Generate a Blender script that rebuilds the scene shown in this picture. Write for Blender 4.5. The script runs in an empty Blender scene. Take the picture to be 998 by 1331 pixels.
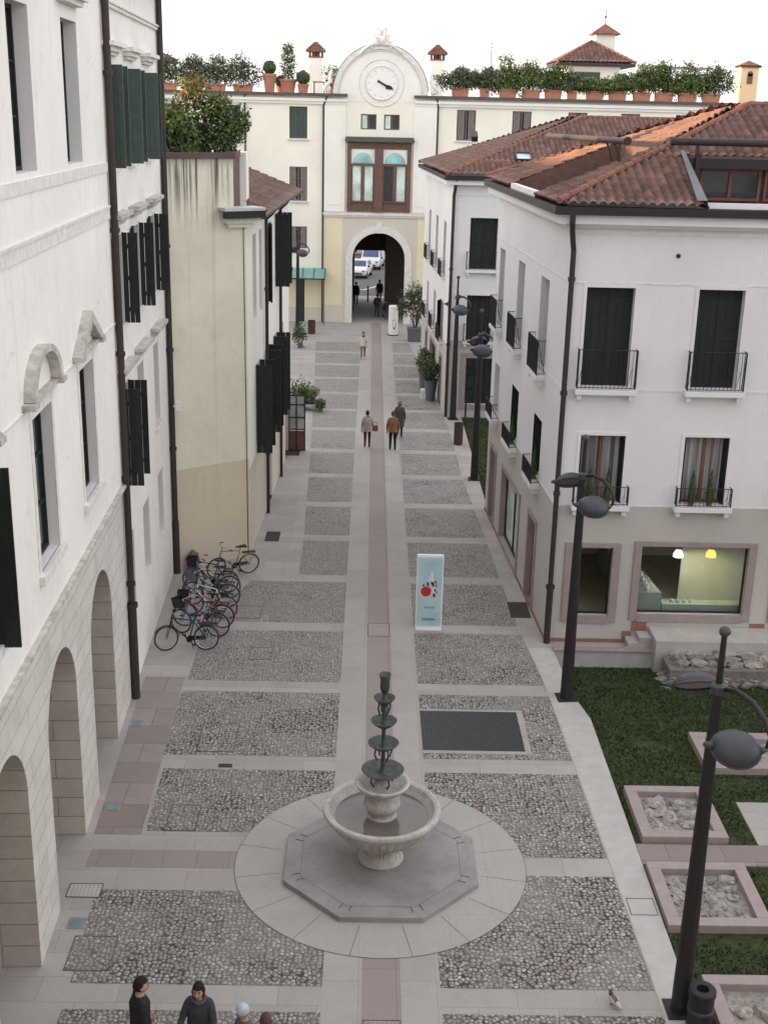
import bpy, bmesh, math, random
from mathutils import Vector, Matrix, noise
random.seed(7)
PI=math.pi
SC=bpy.context.scene
COL=SC.collection
OFF={}
# ------------------------------------------------------------------ helpers
def tag(o,label=None,cat=None,group=None,kind=None):
    if label: o['label']=label
    if cat: o['category']=cat
    if group: o['group']=group
    if kind: o['kind']=kind
    return o
def thing(name,label,cat,loc=(0,0,0),group=None,rz=0):
    o=bpy.data.objects.new(name,None); COL.objects.link(o)
    o.location=loc; o.rotation_euler=(0,0,rz); o.empty_display_size=.2
    OFF[o.name]=Vector(loc)
    return tag(o,label,cat,group)
def I(s,d,z): return Vector((s,d,z))
def frame(P0,P1,side=1):
    P0=Vector((P0[0],P0[1],0)); t=(Vector((P1[0],P1[1],0))-P0).normalized()
    n=Vector((t.y,-t.x,0))*side
    def f(s,d,z): return P0+t*s+n*d+Vector((0,0,z))
    return f
class MB:
    def __init__(s): s.V=[];s.F=[];s.M=[];s.U=[]
    def add(s,vs,fs,mi=0,uv=None):
        k=len(s.V); s.V+=[Vector(v) for v in vs]
        for i,f in enumerate(fs):
            s.F.append(tuple(a+k for a in f)); s.M.append(mi); s.U.append(uv[i] if uv else None)
        return s
    def box(s,a0,a1,b0,b1,c0,c1,mi=0,f=I):
        vs=[f(a,b,c) for a in(a0,a1) for b in(b0,b1) for c in(c0,c1)]
        return s.add(vs,[(0,1,3,2),(4,6,7,5),(0,4,5,1),(2,3,7,6),(0,2,6,4),(1,5,7,3)],mi)
    def quad(s,p,mi=0): return s.add(p,[tuple(range(len(p)))],mi)
    def prism(s,poly,h0,h1,mi=0,f=lambda a,b,h:Vector((a,b,h))):
        n=len(poly); vs=[f(a,b,h0) for a,b in poly]+[f(a,b,h1) for a,b in poly]
        fs=[tuple(range(n))[::-1],tuple(range(n,2*n))]+[(i,(i+1)%n,n+(i+1)%n,n+i) for i in range(n)]
        return s.add(vs,fs,mi)
    def tube(s,pts,r,n=8,mi=0,caps=True,closed=False):
        pts=[Vector(p) for p in pts]; m=len(pts)
        rs=r if isinstance(r,(list,tuple)) else [r]*m
        vs=[]; up=None
        for i,p in enumerate(pts):
            if closed: d=pts[(i+1)%m]-pts[i-1]
            else: d=pts[min(i+1,m-1)]-pts[max(i-1,0)]
            d=d.normalized() if d.length>1e-9 else Vector((0,0,1))
            if up is None: up=Vector((0,0,1)) if abs(d.z)<.9 else Vector((1,0,0))
            a=d.cross(up)
            if a.length<1e-6: a=d.cross(Vector((1,0,0)))
            a.normalize(); b=a.cross(d).normalized(); up=b
            for k in range(n):
                q=2*PI*k/n; vs.append(p+(a*math.cos(q)+b*math.sin(q))*rs[i])
        fs=[(i*n+k,i*n+(k+1)%n,((i+1)%m)*n+(k+1)%n,((i+1)%m)*n+k) for i in range(m if closed else m-1) for k in range(n)]
        if caps and not closed: fs+=[tuple(range(n))[::-1],tuple(range((m-1)*n,m*n))]
        return s.add(vs,fs,mi)
    def lathe(s,prof,c=(0,0,0),n=24,mi=0,flute=None,sx=1,sy=1):
        vs=[];m=len(prof);c=Vector(c)
        for i,(r,z) in enumerate(prof):
            for k in range(n):
                q=2*PI*k/n; rr=r
                if flute and flute[0]<=i<=flute[1] and k%2: rr=r*flute[2]
                vs.append(c+Vector((rr*math.cos(q)*sx,rr*math.sin(q)*sy,z)))
        fs=[(i*n+k,i*n+(k+1)%n,(i+1)*n+(k+1)%n,(i+1)*n+k) for i in range(m-1) for k in range(n)]
        if prof[0][0]>1e-6: fs.append(tuple(range(n))[::-1])
        if prof[-1][0]>1e-6: fs.append(tuple(range((m-1)*n,m*n)))
        return s.add(vs,fs,mi)
    def ball(s,c,rx,ry=None,rz=None,n=12,m=8,mi=0,R=None,lump=0,seed=0):
        ry=ry or rx; rz=rz or rx; c=Vector(c); vs=[]
        for i in range(m+1):
            t=PI*i/m
            for k in range(n):
                q=2*PI*k/n; v=Vector((math.sin(t)*math.cos(q),math.sin(t)*math.sin(q),math.cos(t)))
                w=1+lump*noise.noise(v*2+Vector((seed,seed*.7,0)))
                v=Vector((v.x*rx,v.y*ry,v.z*rz))*w
                vs.append(c+(R@v if R else v))
        return s.add(vs,[(i*n+k,(i+1)*n+k,(i+1)*n+(k+1)%n,i*n+(k+1)%n) for i in range(m) for k in range(n)],mi)
    def build(s,name,mats,parent=None,smooth=False,local=False,bevel=0,weld=False):
        off=Vector((0,0,0))
        if parent is not None:
            p=parent
            off=OFF.get(p.name,Vector((0,0,0)))
        me=bpy.data.meshes.new(name)
        me.from_pydata([v if local else v-off for v in s.V],[],s.F)
        mats=mats if isinstance(mats,(list,tuple)) else [mats]
        for m in mats: me.materials.append(m)
        me.polygons.foreach_set('material_index',s.M)
        if any(u is not None for u in s.U):
            L=me.uv_layers.new(name='UVMap')
            for p,u in zip(me.polygons,s.U):
                if u:
                    for li,c in zip(p.loop_indices,u): L.data[li].uv=c
        me.validate(); me.update()
        bm=bmesh.new(); bm.from_mesh(me)
        if weld: bmesh.ops.remove_doubles(bm,verts=bm.verts,dist=1e-4)
        bmesh.ops.recalc_face_normals(bm,faces=bm.faces)
        bm.to_mesh(me); bm.free()
        if smooth: me.polygons.foreach_set('use_smooth',[True]*len(me.polygons))
        o=bpy.data.objects.new(name,me); COL.objects.link(o)
        if parent is not None:
            o.parent=parent; OFF[o.name]=off if not local else Vector((0,0,0))
        if bevel:
            b=o.modifiers.new('bevel','BEVEL'); b.width=bevel; b.segments=2; b.limit_method='ANGLE'
        return o
def struct(name,mb,mats,**k): return tag(mb.build(name,mats,**k),kind='structure')
def single(name,mb,mats,label,cat,group=None,**k): return tag(mb.build(name,mats,**k),label,cat,group)
def dup(root,loc,rz,label,group=None,scale=None):
    r=root.copy(); COL.objects.link(r); r.location=loc; r.rotation_euler=(0,0,rz); r['label']=label
    if group: r['group']=group
    if scale: r.scale=(scale,)*3
    for ch in list(root.children):
        c=ch.copy(); COL.objects.link(c); c.parent=r
        for g in list(ch.children):
            d=g.copy(); COL.objects.link(d); d.parent=c
    return r
def facade(mb,f,s0,s1,z0,z1,holes=(),mi=lambda z:0,zs=(),rev=None,ss=()):
    """wall skin in the plane d=0 with openings; each opening gets its reveal faces"""
    S=sorted(set([s0,s1]+[h[k] for h in holes for k in('s0','s1')]+list(ss))); Z=sorted(set([z0,z1]+[h[k] for h in holes for k in('z0','z1')]+list(zs)))
    S=[a for a in S if s0<=a<=s1]; Z=[a for a in Z if z0<=a<=z1]
    for a,b in zip(S,S[1:]):
        for c,d in zip(Z,Z[1:]):
            sm=(a+b)/2; zm=(c+d)/2
            if any(h['s0']<sm<h['s1'] and h['z0']<zm<h['z1'] for h in holes): continue
            mb.quad([f(a,0,c),f(b,0,c),f(b,0,d),f(a,0,d)],mi(zm))
    for h in holes:
        a,b,c,d,D=h['s0'],h['s1'],h['z0'],h['z1'],h.get('d',.25)
        r=rev if rev is not None else mi((c+d)/2)
        r=h.get('rev',r)
        if h.get('arch'):
            rise=h.get('rise',(b-a)/2); sp=d-rise; m=(a+b)/2; N=20
            arc=[(m-(b-a)/2*math.cos(PI*k/N),sp+rise*math.sin(PI*k/N)) for k in range(N+1)]
            for (p,q),(u,v) in zip(arc,arc[1:]):
                mb.quad([f(p,0,q),f(u,0,v),f(u,0,d),f(p,0,d)],mi(d))
                mb.quad([f(p,0,q),f(p,-D,q),f(u,-D,v),f(u,0,v)],r)
            d=sp
        else: mb.quad([f(a,0,d),f(a,-D,d),f(b,-D,d),f(b,0,d)],r)
        mb.quad([f(a,0,c),f(a,-D,c),f(a,-D,d),f(a,0,d)],r)
        mb.quad([f(b,0,c),f(b,0,d),f(b,-D,d),f(b,-D,c)],r)
        if not h.get('nosill'): mb.quad([f(a,0,c),f(b,0,c),f(b,-D,c),f(a,-D,c)],r)
    return mb
# ------------------------------------------------------------------ materials
class NT:
    def __init__(s,name):
        s.m=bpy.data.materials.new(name); s.m.use_nodes=True; s.t=s.m.node_tree; s.t.nodes.clear()
        s.o=s.n('ShaderNodeOutputMaterial'); s.b=s.n('ShaderNodeBsdfPrincipled'); s.l(s.b.outputs[0],s.o.inputs[0])
    def n(s,k,**kw):
        x=s.t.nodes.new(k)
        for a,b in kw.items(): setattr(x,a,b)
        return x
    def l(s,a,b): s.t.links.new(a,b)
    def pos(s,scale=(1,1,1),obj=False):
        g=s.n('ShaderNodeTexCoord').outputs['Object'] if obj else s.n('ShaderNodeNewGeometry').outputs['Position']
        m=s.n('ShaderNodeMapping'); m.inputs['Scale'].default_value=scale; s.l(g,m.inputs[0]); return m.outputs[0]
    def noise(s,vec,scale,detail=4,rough=.6):
        x=s.n('ShaderNodeTexNoise'); x.inputs['Scale'].default_value=scale; x.inputs['Detail'].default_value=detail; x.inputs['Roughness'].default_value=rough
        s.l(vec,x.inputs['Vector']); return x.outputs['Fac']
    def ramp(s,fac,a,b):
        x=s.n('ShaderNodeMapRange'); x.inputs[1].default_value=a; x.inputs[2].default_value=b; s.l(fac,x.inputs[0]); return x.outputs[0]
    def mix(s,fac,a,b,mode='MIX'):
        x=s.n('ShaderNodeMix',data_type='RGBA',blend_type=mode)
        for v,i in((fac,0),(a,6),(b,7)):
            if isinstance(v,(int,float)): x.inputs[i].default_value=v
            elif isinstance(v,tuple): x.inputs[i].default_value=(*v,1)
            else: s.l(v,x.inputs[i])
        return x.outputs[2]
    def math(s,op,a,b):
        x=s.n('ShaderNodeMath',operation=op)
        for v,i in((a,0),(b,1)):
            if isinstance(v,(int,float)): x.inputs[i].default_value=v
            else: s.l(v,x.inputs[i])
        return x.outputs[0]
    def bump(s,h,strength=.3,dist=.02):
        x=s.n('ShaderNodeBump'); x.inputs['Strength'].default_value=strength; x.inputs['Distance'].default_value=dist
        s.l(h,x.inputs['Height']); s.l(x.outputs[0],s.b.inputs['Normal'])
    def fin(s,col,rough=.8,metal=0,spec=.3):
        if isinstance(col,tuple): s.b.inputs['Base Color'].default_value=(*col,1)
        else: s.l(col,s.b.inputs['Base Color'])
        s.b.inputs['Roughness'].default_value=rough; s.b.inputs['Metallic'].default_value=metal
        s.b.inputs['Specular IOR Level'].default_value=spec
        return s.m
def mul(c,k): return tuple(min(1,x*k) for x in c)
def plain(name,c,rough=.6,metal=0,var=.12,scale=6,bump=.1,obj=True,spec=.3):
    t=NT(name); p=t.pos(obj=obj); f=t.noise(p,scale,5)
    col=t.mix(t.ramp(f,.3,.7),mul(c,1-var),mul(c,1+var))
    if bump: t.bump(t.noise(p,scale*6,3),bump,.01)
    return t.fin(col,rough,metal,spec)
def plaster(name,c,stain=(.35,.33,.3),amt=.35,streak=.5,grime=.5,low=None):
    t=NT(name); p=t.pos()
    big=t.noise(p,.35,5,.65); fine=t.noise(p,9,4)
    st=t.noise(t.pos((2.6,2.6,.16)),1.6,5,.7)
    col=t.mix(t.ramp(big,.35,.7),mul(c,.93),mul(c,1.04))
    col=t.mix(t.math('MULTIPLY',t.ramp(fine,.45,.8),.25),col,mul(c,.88))
    f=t.math('MULTIPLY',t.ramp(st,.52,.78),streak)
    f=t.math('MULTIPLY',f,t.ramp(t.noise(p,.7,3),.35,.65))
    col=t.mix(f,col,stain)
    blot=t.math('MULTIPLY',t.ramp(t.noise(p,2.3,6,.75),.58,.74),amt)
    col=t.mix(blot,col,stain)
    t.bump(t.noise(p,14,5,.7),.25,.012)
    return t.fin(col,.9,0,.15)
def drips(name,c,zlo,zhi):
    # plaster with dark rain streaks running down from a coping
    t=NT(name); p=t.pos(); x=t.n('ShaderNodeSeparateXYZ'); t.l(p,x.inputs[0])
    col=t.mix(t.ramp(t.noise(p,.5,5,.65),.35,.7),mul(c,.9),mul(c,1.05))
    col=t.mix(t.math('MULTIPLY',t.ramp(t.noise(p,1.6,5,.7),.5,.72),.35),col,mul(c,.7))
    n=t.noise(t.pos((4.6,4.6,.10)),1.7,4,.6); l=t.noise(t.pos((1.3,1.3,.02)),1.6,3,.5)
    h=t.math('ADD',t.ramp(x.outputs[2],zlo,zhi),t.math('MULTIPLY',t.math('SUBTRACT',l,.5),1.5))
    f=t.math('MULTIPLY',t.ramp(n,.45,.58),t.ramp(h,.15,.8))
    f=t.math('MAXIMUM',f,t.math('MULTIPLY',t.ramp(x.outputs[2],zhi-.35,zhi),.55))
    col=t.mix(t.math('MULTIPLY',f,.95),col,(.085,.08,.076))
    t.bump(t.noise(p,14,5,.7),.25,.012); return t.fin(col,.9,0,.15)
def slabs(name,c1,c2,w,h,joint=(.16,.15,.14),axis='xy',gap=.006,bumpy=.3,dirt=.35,offs=.5,stain=(.2,.18,.17)):
    t=NT(name); g=t.n('ShaderNodeNewGeometry').outputs['Position']; x=t.n('ShaderNodeSeparateXYZ'); t.l(g,x.inputs[0])
    cb=t.n('ShaderNodeCombineXYZ')
    if axis=='xy': t.l(x.outputs[0],cb.inputs[0]); t.l(x.outputs[1],cb.inputs[1])
    elif axis=='yx': t.l(x.outputs[1],cb.inputs[0]); t.l(x.outputs[0],cb.inputs[1])
    else: t.l(t.math('ADD',x.outputs[0],x.outputs[1]),cb.inputs[0]); t.l(x.outputs[2],cb.inputs[1])
    b=t.n('ShaderNodeTexBrick'); t.l(cb.outputs[0],b.inputs[0])
    b.offset=offs; b.inputs['Scale'].default_value=1; b.inputs['Brick Width'].default_value=w; b.inputs['Row Height'].default_value=h
    b.inputs['Mortar Size'].default_value=gap; b.inputs['Mortar Smooth'].default_value=.3; b.inputs['Bias'].default_value=0
    b.inputs['Color1'].default_value=(*c1,1); b.inputs['Color2'].default_value=(*c2,1); b.inputs['Mortar'].default_value=(*joint,1)
    p=t.pos(); f=t.noise(p,1.1,6,.7)
    col=t.mix(t.math('MULTIPLY',t.ramp(f,.45,.75),dirt),b.outputs[0],stain)
    col=t.mix(t.ramp(t.noise(p,22,4,.7),.3,.7),col,t.mix(1,col,(.86,.86,.86),'MULTIPLY'))
    t.bump(t.math('ADD',t.math('MULTIPLY',b.outputs['Fac'],-1.0),t.math('MULTIPLY',t.noise(p,30,4),.25)),bumpy,.012)
    return t.fin(col,.75,0,.3)
def cobbles():
    t=NT('river_cobbles'); p=t.pos()
    w=t.n('ShaderNodeTexNoise'); w.inputs['Scale'].default_value=3; t.l(p,w.inputs[0])
    pv=t.n('ShaderNodeVectorMath',operation='MULTIPLY_ADD'); t.l(w.outputs['Color'],pv.inputs[0]); pv.inputs[1].default_value=(.1,.1,0); t.l(p,pv.inputs[2])
    def vor(feat,rnd=1):
        v=t.n('ShaderNodeTexVoronoi',feature=feat,voronoi_dimensions='2D'); v.inputs['Scale'].default_value=12.2; v.inputs['Randomness'].default_value=.8
        t.l(pv.outputs[0],v.inputs['Vector']); return v
    v1=vor('F1'); ve=vor('DISTANCE_TO_EDGE')
    dome=t.ramp(v1.outputs['Distance'],.62,.1)
    sx=t.n('ShaderNodeSeparateColor'); t.l(v1.outputs['Color'],sx.inputs[0])
    st=t.mix(sx.outputs[0],(.19,.185,.18),(.39,.38,.365))
    st=t.mix(t.math('MULTIPLY',t.ramp(sx.outputs[1],.7,.95),.6),st,(.26,.19,.15))
    st=t.mix(t.math('MULTIPLY',t.ramp(sx.outputs[2],.75,.95),.8),st,(.50,.49,.47))
    gapm=t.math('MULTIPLY',t.ramp(ve.outputs['Distance'],.03,.13),t.ramp(v1.outputs['Distance'],.56,.42))
    sy=t.n('ShaderNodeSeparateXYZ'); t.l(p,sy.inputs[0])
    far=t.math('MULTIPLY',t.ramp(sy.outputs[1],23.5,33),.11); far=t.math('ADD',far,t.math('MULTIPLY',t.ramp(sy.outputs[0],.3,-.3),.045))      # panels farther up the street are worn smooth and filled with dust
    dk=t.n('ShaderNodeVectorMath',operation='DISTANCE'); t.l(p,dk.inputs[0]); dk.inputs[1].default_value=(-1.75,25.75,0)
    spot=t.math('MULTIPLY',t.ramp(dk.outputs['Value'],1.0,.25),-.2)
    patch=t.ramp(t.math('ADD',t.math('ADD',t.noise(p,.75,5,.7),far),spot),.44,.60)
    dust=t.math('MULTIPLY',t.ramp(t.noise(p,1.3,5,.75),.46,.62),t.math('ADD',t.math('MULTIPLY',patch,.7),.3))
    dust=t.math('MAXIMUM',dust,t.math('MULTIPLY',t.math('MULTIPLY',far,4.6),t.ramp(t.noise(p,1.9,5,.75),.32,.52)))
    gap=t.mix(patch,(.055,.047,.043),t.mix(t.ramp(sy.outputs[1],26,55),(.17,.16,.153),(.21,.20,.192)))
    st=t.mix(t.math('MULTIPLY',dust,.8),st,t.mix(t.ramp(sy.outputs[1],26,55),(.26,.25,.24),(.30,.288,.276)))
    col=t.mix(gapm,gap,st)
    t.bump(dome,.75,.03)
    return t.fin(col,.7,0,.35)
def leafmat(name,c,c2):
    t=NT(name); x=t.n('ShaderNodeNewGeometry'); r=x.outputs['Random Per Island']
    col=t.mix(r,c,c2); col=t.mix(t.ramp(t.noise(t.pos(),1.5,2),.4,.7),col,mul(c,.8))
    m=t.fin(col,.55,0,.3)
    t.b.inputs['Subsurface Weight'].default_value=0
    return m
def glass(name,c=(.02,.025,.03),rough=.08):
    t=NT(name); return t.fin(t.mix(t.ramp(t.noise(t.pos(),1.2,2),.3,.7),c,mul(c,1.8)),rough,0,.6)
def emit(name,c,k):
    t=NT(name); t.b.inputs['Emission Color'].default_value=(*c,1); t.b.inputs['Emission Strength'].default_value=k
    return t.fin(c,.4)
def tiles(name,mossy=.5):
    t=NT(name); uv=t.n('ShaderNodeUVMap'); sp=t.n('ShaderNodeSeparateXYZ'); t.l(uv.outputs[0],sp.inputs[0])
    cb=t.n('ShaderNodeCombineXYZ'); t.l(t.math('FLOOR',sp.outputs[0],0),cb.inputs[0]); t.l(t.math('FLOOR',sp.outputs[1],0),cb.inputs[1])
    wn=t.n('ShaderNodeTexWhiteNoise',noise_dimensions='2D'); t.l(cb.outputs[0],wn.inputs['Vector'])
    sc=t.n('ShaderNodeSeparateColor'); t.l(wn.outputs['Color'],sc.inputs[0])
    col=t.mix(sc.outputs[0],(.135,.085,.072),(.27,.16,.13))
    col=t.mix(t.math('MULTIPLY',t.ramp(sc.outputs[1],.6,1),.8),col,(.17,.135,.12))
    p=t.pos()
    col=t.mix(t.math('MULTIPLY',t.ramp(t.noise(p,2.2,6,.75),.45,.7),mossy),col,(.09,.08,.068))
    col=t.mix(t.math('MULTIPLY',t.ramp(t.noise(p,11,5,.7),.55,.72),.5),col,(.24,.20,.17))
    t.bump(t.noise(p,40,4),.3,.01)
    return t.fin(col,.9,0,.15)
M={}
M['plaster_white']=plaster('old_white_plaster',(.83,.81,.775),(.42,.39,.35),.5,.42)
M['plaster_house']=plaster('white_house_plaster',(.80,.78,.745),(.38,.35,.31),.5,.5)
M['plaster_yellow']=plaster('weathered_yellow_plaster',(.66,.60,.49),(.10,.09,.085),.1,.2)
M['plaster_yellow']=drips('weathered_yellow_plaster_drips',(.75,.72,.595),10.2,12.4)
M['plaster_yellow_low']=plaster('ochre_plaster',(.63,.555,.44),(.35,.28,.21),.4,.35)
M['grey_white']=plaster('smooth_white_render',(.735,.725,.735),(.52,.50,.48),.2,.3)
M['grey_beige']=plaster('beige_grey_render',(.50,.475,.455),(.36,.34,.32),.25,.3)
M['cream']=plaster('cream_render',(.86,.835,.735),(.7,.66,.56),.06,.08)
M['cream_white']=plaster('pale_cream_render',(.86,.845,.79),(.6,.57,.5),.06,.08)
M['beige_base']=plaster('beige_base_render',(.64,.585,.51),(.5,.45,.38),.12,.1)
M['yellow_base']=plaster('yellow_render',(.78,.71,.50),(.6,.52,.38),.1,.1)
M['stone_trim']=plain('white_stone_trim',(.70,.68,.65),.8,0,.12,5,.2,obj=False)
M['old_stone']=plain('grey_lichen_stone',(.47,.45,.42),.9,0,.3,5,.5,obj=False)
M['rustic']=slabs('ashlar_stone_wall',(.69,.665,.625),(.63,.605,.565),1.05,.42,(.42,.40,.37),'wall',.012,.5,.25)
M['jamb']=slabs('shaded_arch_jamb_stone',(.55,.51,.465),(.49,.45,.405),3,.42,(.2,.18,.16),'wall',.009,.5,.35)  # tan jamb stone with the shade inside the arches mixed into its colour
M['paving']=slabs('pale_stone_paving',(.405,.385,.368),(.35,.333,.318),1.3,.6,(.27,.25,.24),'xy',.006,.3,.3)
M['paving_long']=slabs('pale_stone_band',(.40,.38,.363),(.358,.341,.327),.65,2.4,(.3,.28,.27),'xy',.006,.25,.25,0)
M['pink']=slabs('pink_stone_paving',(.31,.265,.255),(.28,.24,.232),.63,1.9,(.2,.16,.15),'xy',.006,.25,.2,0)
M['pinkwide']=slabs('mixed_pink_slabs',(.325,.285,.277),(.235,.192,.188),1.1,.85,(.13,.12,.11),'xy',.008,.3,.45)
M['ring']=slabs('stone_ring_paving',(.405,.388,.375),(.38,.363,.352),1.6,3.1,(.32,.3,.29),'xy',.005,.2,.2)
M['cobbles']=cobbles()
M['pinkstone']=plain('pink_marble',(.315,.262,.256),.65,0,.1,4,.15,obj=False)
M['palestone']=plain('pale_kerb_stone',(.42,.405,.395),.75,0,.1,3,.25,obj=False)
t_=NT('grey_step_stone'); p_=t_.pos(); c_=t_.mix(t_.ramp(t_.noise(p_,1.3,6,.7),.35,.7),(.235,.225,.225),(.33,.32,.315)); c_=t_.mix(t_.math('MULTIPLY',t_.ramp(t_.noise(p_,6,5,.75),.55,.75),.5),c_,(.17,.155,.15)); t_.bump(t_.noise(p_,40,4),.4,.008); M['plinth']=t_.fin(c_,.75,0,.25)
t_=NT('worn_white_marble'); p_=t_.pos(); c_=t_.mix(t_.ramp(t_.noise(p_,3,6,.7),.35,.7),(.36,.34,.32),(.50,.485,.465)); c_=t_.mix(t_.math('MULTIPLY',t_.ramp(t_.noise(t_.pos((5,5,.7)),2,5,.7),.52,.7),.6),c_,(.2,.17,.145)); t_.bump(t_.noise(p_,30,4),.35,.01); M['bowl']=t_.fin(c_,.75,0,.25)
M['bronze']=plain('verdigris_bronze',(.07,.08,.078),.55,.3,.35,9,.3)
M['water']=plain('basin_water',(.135,.118,.108),.12,0,.15,2,0,spec=.4)
M['iron']=plain('dark_iron',(.028,.026,.028),.5,.2,.15,8,.1)
M['pipe']=plain('brown_copper_pipe',(.045,.034,.034),.55,.1,.2,5,.1)
M['lampgrey']=plain('grey_lamp_shell',(.06,.065,.075),.45,.2,.15,6,.1)
M['green']=plain('dark_green_shutter',(.06,.085,.076),.65,0,.15,5,.1)
M['black_green']=plain('black_green_shutter',(.016,.022,.02),.65,0,.2,5,.1)
M['dark']=plain('dark_interior',(.02,.019,.02),.9,0,.2,2,0)
M['wood']=plain('reddish_brown_wood',(.14,.085,.066),.55,0,.25,6,.15)
M['redwood']=plain('red_wood',(.17,.075,.055),.5,0,.2,6,.1)
M['greypink_shutter']=plain('grey_brown_shutter',(.19,.155,.15),.7,0,.2,5,.1)
M['glass']=glass('window_glass')
M['glass_pale']=glass('pale_reflecting_glass',(.42,.5,.47),.2)
M['glass_teal']=glass('teal_fanlight_glass',(.22,.42,.42),.2)
t_=NT('curtain_painted_folds'); M['curtain']=t_.fin(t_.mix(t_.ramp(t_.noise(t_.pos((14,14,.25)),1.0,2),.35,.65),(.07,.07,.075),(.36,.36,.37)),.35,0,.5)  # fold shading painted as vertical dark and light stripes
M['tiles']=tiles('terracotta_coppi')
M['tiles_old']=tiles('old_mossy_coppi',.85)
M['ridge']=plain('ridge_tile_terracotta',(.20,.095,.07),.85,0,.35,3,.3,obj=False)
M['gutter']=plain('dark_brown_gutter',(.03,.026,.028),.5,.2,.15,3,.05)
M['metal_roof']=plain('pale_metal_sheet',(.55,.56,.58),.5,.3,.1,2,.05)
M['brownmetal']=plain('brown_metal_coping',(.12,.075,.065),.6,.2,.15,3,.1)
M['terracotta']=plain('terracotta_pot',(.42,.19,.13),.8,0,.15,6,.15)
M['greypot']=plain('blue_grey_planter',(.11,.13,.15),.6,0,.12,5,.1)
M['soil']=plain('dark_soil',(.03,.022,.016),.95,0,.3,12,.4)
M['grassm']=plain('grass_ground',(.034,.044,.016),.95,0,.4,5,.5,obj=False)
M['blade']=leafmat('grass_blades',(.03,.062,.014),(.06,.098,.028))
M['leaf']=leafmat('dark_leaves',(.036,.068,.022),(.075,.12,.036))
M['leaf_light']=leafmat('light_leaves',(.085,.14,.035),(.16,.21,.06))
M['leaf_grey']=leafmat('grey_green_leaves',(.07,.09,.05),(.14,.16,.09))
M['leaf_orange']=leafmat('sun_tinted_leaves',(.30,.14,.03),(.20,.16,.04))  # evening sunlight on the roof tree's top put into the leaf colour
M['bark']=plain('bark',(.08,.06,.045),.9,0,.3,9,.4)
M['asphalt']=plain('asphalt',(.12,.12,.125),.9,0,.15,4,.2,obj=False)
M['white_paint']=plain('white_paint',(.75,.75,.75),.5,0,.05,4,0)
M['rubber']=plain('black_rubber',(.02,.02,.02),.8,0,.15,6,.1)
M['chrome']=plain('worn_chrome',(.45,.45,.45),.35,.8,.1,6,0)
M['skin']=plain('skin',(.45,.27,.20),.6,0,.08,9,0)
M['hair']=plain('dark_hair',(.018,.013,.011),.7,0,.3,20,.3)
M['canopy']=plain('aqua_canopy_sheet',(.17,.36,.33),.4,0,.12,3,0)
t_=NT('rubble_stone'); p_=t_.pos(); r_g=t_.n('ShaderNodeNewGeometry').outputs['Random Per Island']; c_=t_.mix(r_g,(.20,.185,.17),(.42,.40,.375)); c_=t_.mix(t_.math('MULTIPLY',t_.ramp(t_.noise(p_,2.5,4),.55,.7),.6),c_,(.30,.19,.15)); c_=t_.mix(t_.ramp(t_.noise(p_,9,5,.7),.45,.75),c_,(.12,.11,.095)); t_.bump(t_.noise(p_,14,5,.7),.8,.04); M['ruin']=t_.fin(c_,.9,0,.2)
M['mat']=plain('brown_doormat',(.055,.045,.042),.95,0,.2,20,.4)
# ------------------------------------------------------------------ camera, world, sun
cam=bpy.data.cameras.new('camera'); co=bpy.data.objects.new('camera',cam); COL.objects.link(co)
r_,u_,w_=Vector((.99972286,-.00721882,.0224076)),Vector((-.01905657,.31070986,.95031375)),Vector((.0138224,.95047739,-.31048618))
co.matrix_world=Matrix(((r_.x,u_.x,-w_.x,0),(r_.y,u_.y,-w_.y,0),(r_.z,u_.z,-w_.z,13.7),(0,0,0,1)))
cam.sensor_fit='VERTICAL'; cam.sensor_height=36; cam.lens=1580/1331*36; cam.clip_end=3000; cam.clip_start=.1
SC.camera=co
SUN_EL,SUN_AZ=math.radians(4),math.radians(-86)     # azimuth from +Y towards +X
wd=bpy.data.worlds.new('World'); SC.world=wd; wd.use_nodes=True; nt=wd.node_tree; nt.nodes.clear()
sk=nt.nodes.new('ShaderNodeTexSky'); sk.sky_type='NISHITA'; sk.sun_disc=False; sk.sun_elevation=SUN_EL; sk.sun_rotation=SUN_AZ
sk.air_density=1; sk.dust_density=1.5; sk.ozone_density=1
hs=nt.nodes.new('ShaderNodeHueSaturation'); hs.inputs['Saturation'].default_value=.3
nt.links.new(sk.outputs[0],hs.inputs['Color'])
# thin evening overcast in front of the clear sky: soft clouds, a little brighter in patches
tc=nt.nodes.new('ShaderNodeTexCoord'); mp=nt.nodes.new('ShaderNodeMapping'); mp.inputs['Scale'].default_value=(1,1,3)
nz=nt.nodes.new('ShaderNodeTexNoise'); nz.inputs['Scale'].default_value=2.2; nz.inputs['Detail'].default_value=6
nt.links.new(tc.outputs['Generated'],mp.inputs[0]); nt.links.new(mp.outputs[0],nz.inputs['Vector'])
mr=nt.nodes.new('ShaderNodeMapRange'); mr.inputs[1].default_value=.3; mr.inputs[2].default_value=.7; mr.inputs[3].default_value=1.9; mr.inputs[4].default_value=5.9
nt.links.new(nz.outputs['Fac'],mr.inputs[0])
cl=nt.nodes.new('ShaderNodeMix'); cl.data_type='RGBA'; cl.blend_type='MULTIPLY'; cl.inputs[0].default_value=1; cl.inputs[6].default_value=(1.0,.972,.985,1)
nt.links.new(mr.outputs[0],cl.inputs[7])
ad=nt.nodes.new('ShaderNodeMix'); ad.data_type='RGBA'; ad.blend_type='ADD'; ad.inputs[0].default_value=1
nt.links.new(hs.outputs[0],ad.inputs[6]); nt.links.new(cl.outputs[2],ad.inputs[7])
bg=nt.nodes.new('ShaderNodeBackground'); bg.inputs[1].default_value=.15; wo=nt.nodes.new('ShaderNodeOutputWorld')
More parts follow.
